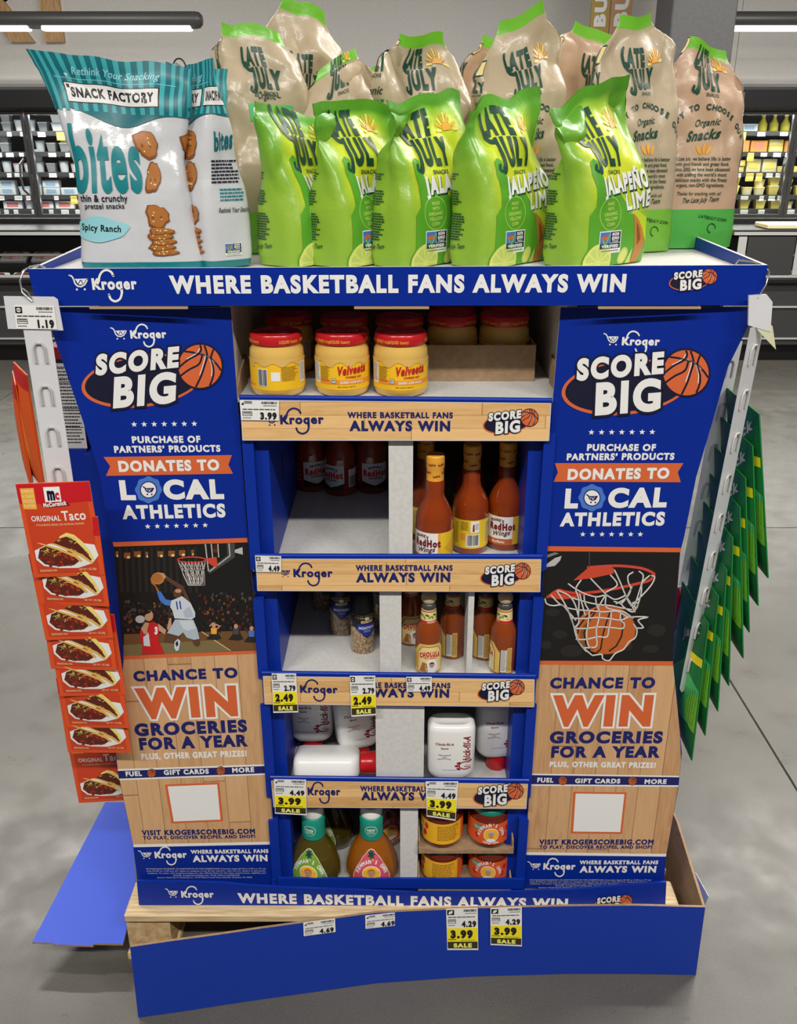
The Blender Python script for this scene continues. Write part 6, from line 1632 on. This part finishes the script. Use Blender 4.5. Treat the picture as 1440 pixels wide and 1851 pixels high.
# ================================================================== price tags
def ptag(pl, quad, price, sale=None, label='', lift=.0012, icon='ring'):
    TL, TR, BR, BL = [pl.uv(*q) for q in quad]
    f = lambda p: tuple((TL[i] * (1 - p[0]) + TR[i] * p[0]) * (1 - p[1]) + (BL[i] * (1 - p[0]) + BR[i] * p[0]) * p[1] for i in (0, 1))
    c = pl.pt(*f((.5, 1)), lift); t = thing('price_tag', label, 'price tag', c)
    MB().prism([pl.pt(*f(p), lift) for p in ((0, 0), (0, 1), (1, 1), (1, 0))], -pl.n * .0007).build('card', M('white', .35), t)
    sp = Flat(pl.pt(0, 0, lift), pl.u, pl.v); e = .45 if sale else 1.0; a = Art()
    def tx(s_, x0, x1, y, cap, mat, l=2, w=.08):
        a.text(s_, (x0, y), (x1 - x0, 0), (0, -cap / (1 + 2 * w)), mat, l, w, fit=True)
    if icon == 'ring':
        a.rect(.03, .05 * e, .2, .32 * e, 'black', 1); a.ell(.115, .185 * e, .055, .09 * e, 'white', 2, n=14); a.rect(.07, .165 * e, .16, .205 * e, 'black', 3)
    elif icon == 'leaf':
        a.rect(.03, .05 * e, .25, .32 * e, 'black', 1); a.poly([(.07, .26 * e), (.09, .14 * e), (.2, .08 * e), (.2, .2 * e), (.13, .28 * e)], 'white', 2)
    else: a.poly([(.03, .2 * e), (.1, .08 * e), (.1, .24 * e)], 'black', 1); lines(a, .12, .32, .08 * e, -.07 * e, 2, 'black', 1, .6)
    bars(a, .55, .05 * e, .95, .17 * e, 'black', 1, seed=3); lines(a, .6, .95, .24 * e, .06 * e, 1, 'dgrey', 1, .5, ragged=0); lines(a, .06, .96, .42 * e, .07 * e, 1, 'black', 1, .6, seed=5, ragged=.1)
    for q in ((.05, .55, .3, .57), (.05, .75, .3, .77), (.05, .55, .065, .77), (.285, .55, .3, .77)): a.rect(q[0], q[1] * e, q[2], q[3] * e, 'dgrey', 1)
    lines(a, .08, .28, .62 * e, -.07 * e, 2, 'dgrey', 1, .5); lines(a, .05, .28, .86 * e, .06 * e, 1, 'dgrey', 1, .5)
    tx(price, .5 if not sale else .48, .95, .92 * e if not sale else .95 * e, .36 * e if not sale else .32 * e, 'black', 2, .09)
    if sale:
        a.rect(.02, .46, .98, .79, 'yellow', 1); tx(sale, .1, .84, .69, .2, 'black', 2, .12); a.rect(.02, .79, .98, .955, 'saleband', 1); tx('SALE', .2, .8, .925, .105, 'saletext', 2, .09); lines(a, .04, .3, .745, -.03, 1, 'saleband', 2, .7, ragged=0); lines(a, .45, .92, .765, -.03, 1, 'saleband', 2, .4)
    a.placed(f).build('print', sp, t)
    return t


TP = Flat((0, FY - .002, 0), (1, 0, 0), (0, 0, 1))
ptag(TP, ((433, 723), (504, 724), (504, 760), (436, 759)), '3.99', label='white 3.99 price tag on the top wood print shelf edge', icon='arrow')
ptag(TP, ((461, 1004), (508, 1005), (508, 1034), (463, 1033)), '4.49', label='white 4.49 price tag at the corner of the second shelf edge')
ptag(TP, ((491, 1217), (535, 1217), (539, 1287), (494, 1288)), '2.79', '2.49', 'yellow 2.49 sale tag nearest the blue wall on the third shelf edge')
ptag(TP, ((632, 1221), (678, 1221), (680, 1292), (635, 1295)), '2.79', '2.49', 'yellow 2.49 sale tag in the middle of the third shelf edge')
ptag(TP, ((734, 1223), (780, 1223), (780, 1249), (735, 1250)), '4.49', label='white 4.49 price tag over the lettering of the third shelf edge')
ptag(TP, ((495, 1408), (553, 1409), (554, 1473), (497, 1470)), '4.49', '3.99', 'yellow 3.99 sale tag over the store logo of the fourth shelf edge', icon='arrow')
ptag(TP, ((769, 1412), (828, 1412), (823, 1483), (771, 1475)), '4.49', '3.99', 'yellow 3.99 sale tag hanging skewed in front of the salsa jars', icon='arrow')
def skirt_plane(i, j): return Flat(B_[i] + Vector((0, -.0008, 0)), B_[j] - B_[i], T_[i] - B_[i])
s1 = skirt_plane(4, 5)
ptag(s1, ((545, 1667), (602.5, 1660), (604, 1684), (546.5, 1691)), '4.69', label='white 4.69 price tag on the skirt, nearer its bowed end', icon='arrow', lift=.002)
ptag(s1, ((657, 1655.5), (713.6, 1650), (713.6, 1673.6), (658, 1679)), '4.69', label='white 4.69 price tag on the skirt, below the word basketball', icon='arrow', lift=.002)
s1 = skirt_plane(6, 7)
ptag(s1, ((806, 1641), (863, 1639), (864, 1715), (808, 1715)), '4.29', '3.99', 'yellow 3.99 sale tag on the skirt, next to the white price tags', icon='leaf', lift=.003)
ptag(s1, ((886, 1639.6), (942.6, 1637), (942.6, 1708.5), (886, 1706)), '4.29', '3.99', 'yellow 3.99 sale tag on the skirt, farthest from the white price tags', icon='leaf', lift=.003)
q = Flat((.632, 1.47, .09), (.35, -1, 0), (0, 0, 1)); a = thing('price_tag', 'white sale tag sticking out from the skirt side panel', 'price tag', (.632, 1.47, .09))
MB().prism([q.pt(x, y, 0) for x, y in ((-.02, .0), (.03, -.02), (.045, .05), (-.005, .07))], -q.n * .001).build('card', M('white'), a); Art().text('SALE', (-.004, .012), (.036, -.012), (.004, .016), 'black', 1, .1, fit=True).build('print', q, a)

# ================================================================== hanging clip strips
pm_ = bpy.data.materials.new('milky_plastic'); pm_.use_nodes = True
pb = pm_.node_tree.nodes['Principled BSDF']; pb.inputs['Base Color'].default_value = (.78, .79, .82, 1); pb.inputs['Roughness'].default_value = .3; pb.inputs['Alpha'].default_value = .8
wire = M('lgrey', .25, Metallic=.8)


def clipstrip(label, P0, P1, u, wd, hooks, card=None):
    """strip from P0 (top) to P1 (bottom), across direction u"""
    t = thing('clip_strip', label, 'clip strip', P1, group='milky plastic clip strips'); d = (P1 - P0); u = Vector(u).normalized(); n = u.cross(-d).normalized(); v = -d.normalized()
    MB().prism([P0 - u * wd / 2, P1 - u * wd / 2, P1 - u * wd * .3 - v * .012, P1 + u * wd * .3 - v * .012, P1 + u * wd / 2, P0 + u * wd / 2], -n * .0012).build('strip', pm_, t)
    for k in range(hooks):
        c = P0 + d * ((k + .6) / (hooks + .3)) + n * .0025; w_ = wd * .2
        MB().tube([c - u * w_ - v * .016, c - u * w_ + v * .008, c - u * w_ * .5 + v * .015, c + u * w_ * .5 + v * .015, c + u * w_ + v * .008, c + u * w_ - v * .016], .0022, 6).build('hook', M('lgrey', .3), t, smooth=60)
    return t, n, v


SY = 1.411
SPn = Flat((0, SY, 0), (1, 0, 0), (0, 0, 1))
a0 = at(66, 590, Y=SY); a1 = Vector((a0.x, SY, .55))
cs, n, v = clipstrip('milky clip strip with 1.19 tag hanging from the tray corner above taco packets', a0, a1, (1, 0, 0), .043, 11)
MB().prism([SPn.pt(*SPn.uv(*p), .0016) for p in ((7, 535), (15, 594), (115, 597), (105, 541), (98, 536))], (0, .001, 0)).build('tag_holder', pm_, cs)
ptag(Flat((0, SY - .0018, 0), (1, 0, 0), (0, 0, 1)), ((25, 552), (98, 553), (104, 595), (30, 594)), '1.19', label='white 1.19 price tag in the clip strip holder at the tray corner')
lp = [at(*p, Y=y) for p, y in (((58, 545), SY - .003), ((40, 528), SY - .006), ((36, 508), SY), ((42, 490), 1.412), ((56, 482), 1.43), ((70, 479), 1.445), ((82, 484), 1.45))]
MB().tube(lp, .0016, 6).build('wire_tie', wire, cs, smooth=60); MB().tube([at(40, 521, Y=SY - .004), at(50, 528, Y=SY - .005), at(57, 540, Y=SY - .004)], .0012, 6).build('wire_end', wire, cs)

# ---- seasoning packets
class Packet:
    cell = (.012, .014)

    def __init__(s, W, H, th): s.W, s.H, s.th = W, H, th

    def y(s, x, z):
        a, b = min(abs(2 * x / s.W), 1), min(abs(2 * z / s.H - 1), 1); return -s.th * (1 - a ** 3) * (1 - b ** 3) - .0008

    def map(s, x, z, h):
        e = .001; n = Vector(((s.y(x + e, z) - s.y(x - e, z)) / (2 * e), -1, (s.y(x, z + e) - s.y(x, z - e)) / (2 * e))).normalized()
        return Vector((x, s.y(x, z), z)) + n * h, n

    def mesh(s, mat, parent, wav=0):
        nx, nz = 12, 14; mb = MB()
        V = [(-s.W / 2 + s.W * i / nx, s.y(-s.W / 2 + s.W * i / nx, s.H * j / nz) * k + (.0008 if k < 0 else 0), s.H * j / nz) for k in (1, -.6) for j in range(nz + 1) for i in range(nx + 1)]; c = nx + 1; o = c * (nz + 1)
        F_ = [(j * c + i, j * c + i + 1, (j + 1) * c + i + 1, (j + 1) * c + i) for j in range(nz) for i in range(nx)]; F_ += [tuple(o + q for q in reversed(f)) for f in F_]
        rim = [i for i in range(c)] + [j * c + nx for j in range(1, nz + 1)] + [nz * c + i for i in range(nx - 1, -1, -1)] + [j * c for j in range(nz - 1, 0, -1)]
        for i in range(len(rim)): a, b = rim[i - 1], rim[i]; F_.append((b, a, a + o, b + o))
        return mb.add(V, F_).build('pouch', mat, parent, False, smooth=50)


PW, PH = .118, .168
pk = Packet(PW, PH, .0036)
tp = thing('seasoning_packet', 'p', 'seasoning packet'); pk.mesh(M('tacoorange', .3, **{'Coat Weight': .4}), tp)
a = Art(); X = lambda u: (u - .5) * PW; Z_ = lambda v: (1 - v) * PH
def P2_(L): return [(X(u), Z_(v)) for u, v in L]
a.poly(P2_([(0.004, .004), (.996, .004), (.996, .2), (.55, .215), (.004, .2)]), 'mccred', 1); a.poly(P2_([(.07, .2), (.93, .2), (.93, .95), (.07, .95)]), 'tacored', 1)
a.rect(X(.05), Z_(.26), X(.24), Z_(.045), 'gold', 2)
for k, t_ in enumerate(('SIMPLE', '& CLEAN', 'DELICIOUS', 'FLAVOR')): a.text(t_, (X(.065), Z_(.09 + .05 * k)), (PW * .16, 0), (0, PH * .028), 'cream', 3, .08, fit=True)
a.rect(X(.37), Z_(.19), X(.59), Z_(.04), 'white', 3); a.text('m', (X(.4), Z_(.165)), (PW * .12, 0), (0, PH * .115), 'darknavy', 4, .1, fit=True); a.text('c', (X(.51), Z_(.165)), (PW * .065, 0), (0, PH * .09), 'red', 4, .08, fit=True)
a.poly(P2_([(.31, .2), (.66, .185), (.7, .235), (.5, .245), (.33, .25)]), 'dred', 3); a.text('McCormick', (X(.33), Z_(.243)), (PW * .32, PH * .02), (0, PH * .04), 'white', 4, .08, fit=True)
a.text('ORIGINAL', (X(.13), Z_(.385)), (PW * .41, 0), (0, PH * .052), 'white', 3, .03, fit=True); a.text('Taco', (X(.555), Z_(.385)), (PW * .33, 0), (0, PH * .095), 'white', 3, .03, fit=True); a.text('10 McCORMICK SPICES | NO ARTIFICIAL FLAVORS', (X(.18), Z_(.435)), (PW * .66, 0), (0, PH * .018), 'cream', 3, .02, fit=True)
a.poly(P2_([(.09, .7), (.3, .63), (.7, .62), (.93, .66), (.96, .78), (.86, .86), (.65, .905), (.4, .9), (.18, .87), (.09, .8)]), 'white', 3)
a.poly(P2_([(.42, .64), (.48, .55), (.58, .515), (.68, .54), (.78, .62), (.86, .72), (.9, .82), (.85, .85), (.6, .72)]), 'shelllt', 4); a.poly(P2_([(.36, .63), (.46, .575), (.57, .555), (.68, .6), (.78, .7), (.86, .82), (.82, .84), (.6, .7)]), 'meat', 5); a.poly(P2_([(.32, .62), (.4, .625), (.6, .695), (.75, .755), (.87, .85), (.83, .85), (.72, .778), (.58, .715), (.42, .648)]), 'shell', 8)
a.poly(P2_([(.12, .78), (.17, .68), (.27, .65), (.5, .7), (.66, .77), (.68, .83), (.6, .87), (.4, .88), (.2, .85)]), 'meat', 6); a.poly(P2_([(.14, .61), (.2, .615), (.45, .68), (.66, .755), (.73, .82), (.7, .838), (.64, .785), (.42, .698), (.2, .632)]), 'shell', 9)
r = random.Random(5)
for k in range(70):
    u_, v_ = r.uniform(.15, .62), r.uniform(.7, .87)
    if (u_ - .42) ** 2 / .07 + (v_ - .79) ** 2 / .0085 < 1: a.ell(X(u_), Z_(v_), r.uniform(.0018, .0034), r.uniform(.0016, .0028), r.choice(['meat2', 'meat', 'meat2', 'tomato', 'dred']), 7, n=7)
for k in range(26):
    u_, v_ = r.uniform(.45, .82), r.uniform(.575, .8)
    if abs(v_ - (.58 + (u_ - .45) * .5)) < .045: a.ell(X(u_), Z_(v_), r.uniform(.0016, .003), r.uniform(.0014, .0026), r.choice(['meat2', 'tomato', 'lettuce', 'meat2']), 7, n=7)
for k in range(16):
    u_, v_, t_ = r.uniform(.17, .42), r.uniform(.68, .8), r.uniform(0, 3); a.stroke([(X(u_), Z_(v_)), (X(u_) + .006 * cos(t_), Z_(v_) + .006 * sin(t_))], .0009, r.choice(['cheddar', 'lettuce', 'cheddar']), 8, round_=False)
for k in range(8):
    u_, v_, t_ = r.uniform(.5, .72), r.uniform(.57, .66), r.uniform(0, 3); a.stroke([(X(u_), Z_(v_)), (X(u_) + .006 * cos(t_), Z_(v_) + .006 * sin(t_))], .001, r.choice(['cheddar', 'lettuce']), 8, round_=False)
a.text('SEASONING MIX', (X(.11), Z_(.935)), (PW * .24, 0), (0, PH * .022), 'cream', 3, .03, fit=True); a.text('NET WT 1 OZ (28g)', (X(.66), Z_(.935)), (PW * .24, 0), (0, PH * .022), 'cream', 3, .03, fit=True)
a.build('pouch_print', pk, tp, False, eps=.0006, step=.00012, rough=.35)
ORD = ('topmost', 'second', 'third', 'fourth', 'fifth', 'sixth', 'seventh')
u = []
for i, (pxx, pyy) in enumerate(((126, 1041), (136, 1094), (144, 1155), (152, 1210), (168, 1257), (177, 1315), (180, 1360), (196, 1448))):
    Y = 1.358 + .0066 * i if i < 7 else 1.472; b = at(pxx, pyy, Y=Y)
    lab = ('%s red taco seasoning packet on the clip strip' % (ORD[i] + (' from the top,' if i else ''))) if i < 7 else 'lowest taco seasoning packet, tucked behind the printed wing'
    t = place(tp, u, b.x, Y, b.z, 0, lab, 'taco seasoning packets on a clip strip')
    t.rotation_euler = (radians(1.0 if i else 0), radians((-1.5, .8, -1, 1, 0, -.6, .8, -1)[i]), radians((2, -2, 1.5, -1, 2, -2, 1, 3)[i]))
    if i == 7: t.rotation_euler = (0, radians(-1), radians(4))

# ---- orange packets and boxed mix on the stand's side
op = thing('orange_packet', 'p', 'packet'); pk2 = Packet(.12, .22, .008); PAL['packorange'] = (236, 92, 26); PAL['packamber'] = (244, 160, 40); pk2.mesh(M('packorange', .35), op)
a = Art().rect(-.0595, .0005, .0595, .2195, 'packorange', 0).poly([(-.055, .02), (-.01, .02), (.01, .07), (-.01, .14), (-.055, .16)], 'packamber', 1)
for k in range(9): a.stroke([(-.05, .03 + .014 * k), (-.02, .035 + .014 * k), (.0, .028 + .014 * k)], .0014, 'orange', 2, round_=False)
a.rect(-.058, .19, .058, .218, 'red', 1); a.build('pouch_print', pk2, op, False, eps=.0006); u = []
for i, (pxx, pyy, Y, yaw, lab) in enumerate(((70, 872, 1.60, -58, 'orange packet hanging at the stand side, nearer the clip strip'), (58, 880, 1.66, -66, 'orange packet hanging at the stand side, farther from the clip strip'))):
    b = at(pxx, pyy, Y=Y); place(op, u, b.x, Y, b.z, radians(yaw), lab, 'orange packets at the stand side')
zt = 1.0765
bxm = thing('meal_box', 'red and navy meal box with nutrition panel standing in the side tray', 'box', (-.59, 1.64, zt))
MB().box(-.612, -.563, 1.552, 1.75, zt, zt + .168, bev=.0015).build('carton', M('darknavy', .4), bxm)
boxpart('end_flap', bxm, M('dred', .4), -.612, -.563, 1.5515, 1.75, zt + .1685, zt + .19)
fp = Flat((-.6065, 1.5518, zt), (1, 0, 0), (0, 0, 1)); a = Art().rect(.004, .006, .043, .162, 'paper', 1).rect(-.0035, .008, .003, .15, 'dred', 1); T(a, 'Nutrition', .022, .152, .034, .006, 'black', 2, .08); T(a, 'Calories', .02, .132, .03, .006, 'black', 2, .08); lines(a, .007, .041, .146, .006, 2, 'black', 2, .35, 2); lines(a, .007, .041, .124, .006, 19, 'black', 2, .4, 7)
for y in (.141, .128, .08, .045): a.rect(.007, y, .041, y + .0014, 'black', 2)
a.build('nutrition_print', fp, bxm)

# ---- the other corner: strips with green and red packets
c0 = at(1369, 590, Y=1.41); c1 = at(1240, 1238, Y=1.46)
ang = radians(-62)
gs, n, v = clipstrip('milky clip strip of green packets hanging from the far tray corner', c0, c1, (.75, .66, 0), .042, 9)
th_ = Vector((.5, .87, 0)).normalized()
MB().prism([at(*p, Y=1.404) for p in ((1353, 534), (1352, 588), (1392, 600), (1396, 546), (1385, 532))], (0, .004, 0)).build('tag_holder', pm_, gs)
PAL['tape'] = (226, 226, 190)
MB().prism([at(*p, Y=1.405) for p in ((1360, 585), (1372, 600), (1402, 632), (1396, 590), (1386, 580))], (0, .001, 0)).build('loose_tape', M('tape', .3, Alpha=.8), gs)
MB().tube([at(*p, Y=y) for p, y in (((1368, 540), 1.405), ((1384, 515), 1.408), ((1390, 492), 1.415), ((1380, 480), 1.43), ((1362, 474), 1.46), ((1335, 470), 1.49), ((1326, 482), 1.5))], .0014, 6).build('wire_tie', wire, gs, smooth=60)
gp = thing('jerky_packet', 'p', 'packet'); GWd, GHt = .17, .29; pk3 = Packet(GWd, GHt, .017); pk3.mesh(M('packgreen', .35), gp)
a = Art(); a.rect(-.0845, .0005, .0845, .2895, 'packgreen', 0); a.rect(-.084, .215, .084, .289, 'packdark', 1); a.rect(.045, .2, .084, .217, 'yellow', 3); a.rect(-.084, .2, -.06, .217, 'yellow', 3); a.poly([(-.084, .07), (.084, .07), (.084, .15), (.03, .19), (-.04, .13), (-.084, .11)], 'packlight', 1)
for k in range(30): a.stroke([(-.08 + .0056 * k, .073), (-.075 + .0056 * k, .1 + .0018 * k)], .0012, 'packgreen', 2, round_=False)
a.rect(-.084, .002, .084, .07, 'packdark', 1); a.ell(.084, .1, .03, .04, 'lgreen', 2, a0=pi / 2, a1=3 * pi / 2); T(a, "Jack", .035, .24, .07, .018, 'lgrey', 3, .06, .6, .3); a.rect(-.05, .02, .02, .06, 'lgrey', 2); lines(a, -.045, .015, .054, .004, 9, 'black', 3)
a.build('pouch_print', pk3, gp, False, eps=.0006); u = []
away = Vector((sin(radians(1)), cos(radians(1)), 0))
for i, (tx_, ty_, bx_, by_) in enumerate(((1372, 748, 1388, 1045), (1360, 806, 1370, 1095), (1347, 864, 1354, 1143), (1337, 917, 1343, 1190), (1324, 972, 1317, 1240), (1313, 1030, 1297, 1286), (1298, 1078, 1274, 1330), (1280, 1128, 1250, 1375))):
    Y0 = 1.44 - .003 * i; top_ = at(tx_, ty_, Y=Y0); bt_ = at(bx_, by_, Y=Y0); tilt = atan2(bt_.x - top_.x, top_.z - bt_.z)
    ctr = bt_ + away * GWd / 2; t = place(gp, u, 0, 0, 0, 0, '%s green snack packet on the far clip strip' % ((ORD + ('lowest',))[i] + (' from the top,' if 0 < i < 7 else '')), 'green packets on a clip strip')
    mt = Matrix.Translation(ctr) @ Matrix.Rotation(-tilt, 4, 'Y') @ Matrix.Rotation(radians(-91), 4, 'Z'); t.location = mt.to_translation(); t.rotation_euler = mt.to_euler()
    k = (top_ - bt_).length / GHt; t.scale = (1, 1, k)
w0 = at(1327, 618, Y=1.6); w1 = at(1228, 1120, Y=1.64)
ws, n, v = clipstrip('empty milky clip strip behind the green packets', w0, w1, (.96, .28, 0), .034, 7)
rp = thing('red_white_packet', 'red and white packet at the foot of the empty clip strip', 'packet'); pk4 = Packet(.05, .15, .005); pk4.mesh(M('paper', .35), rp)
a = Art().rect(-.0245, .002, -.012, .148, 'red', 1).rect(.017, .1, .0245, .148, 'red', 1); bars(a, -.009, .03, -.002, .11, 'black', 2); lines(a, .002, .02, .09, .006, 8, 'grey', 2); a.build('pouch_print', pk4, rp, False, eps=.0006)
b = at(1240, 1172, Y=1.6); rp.location = b; rp.rotation_euler = (0, radians(-9), radians(12))
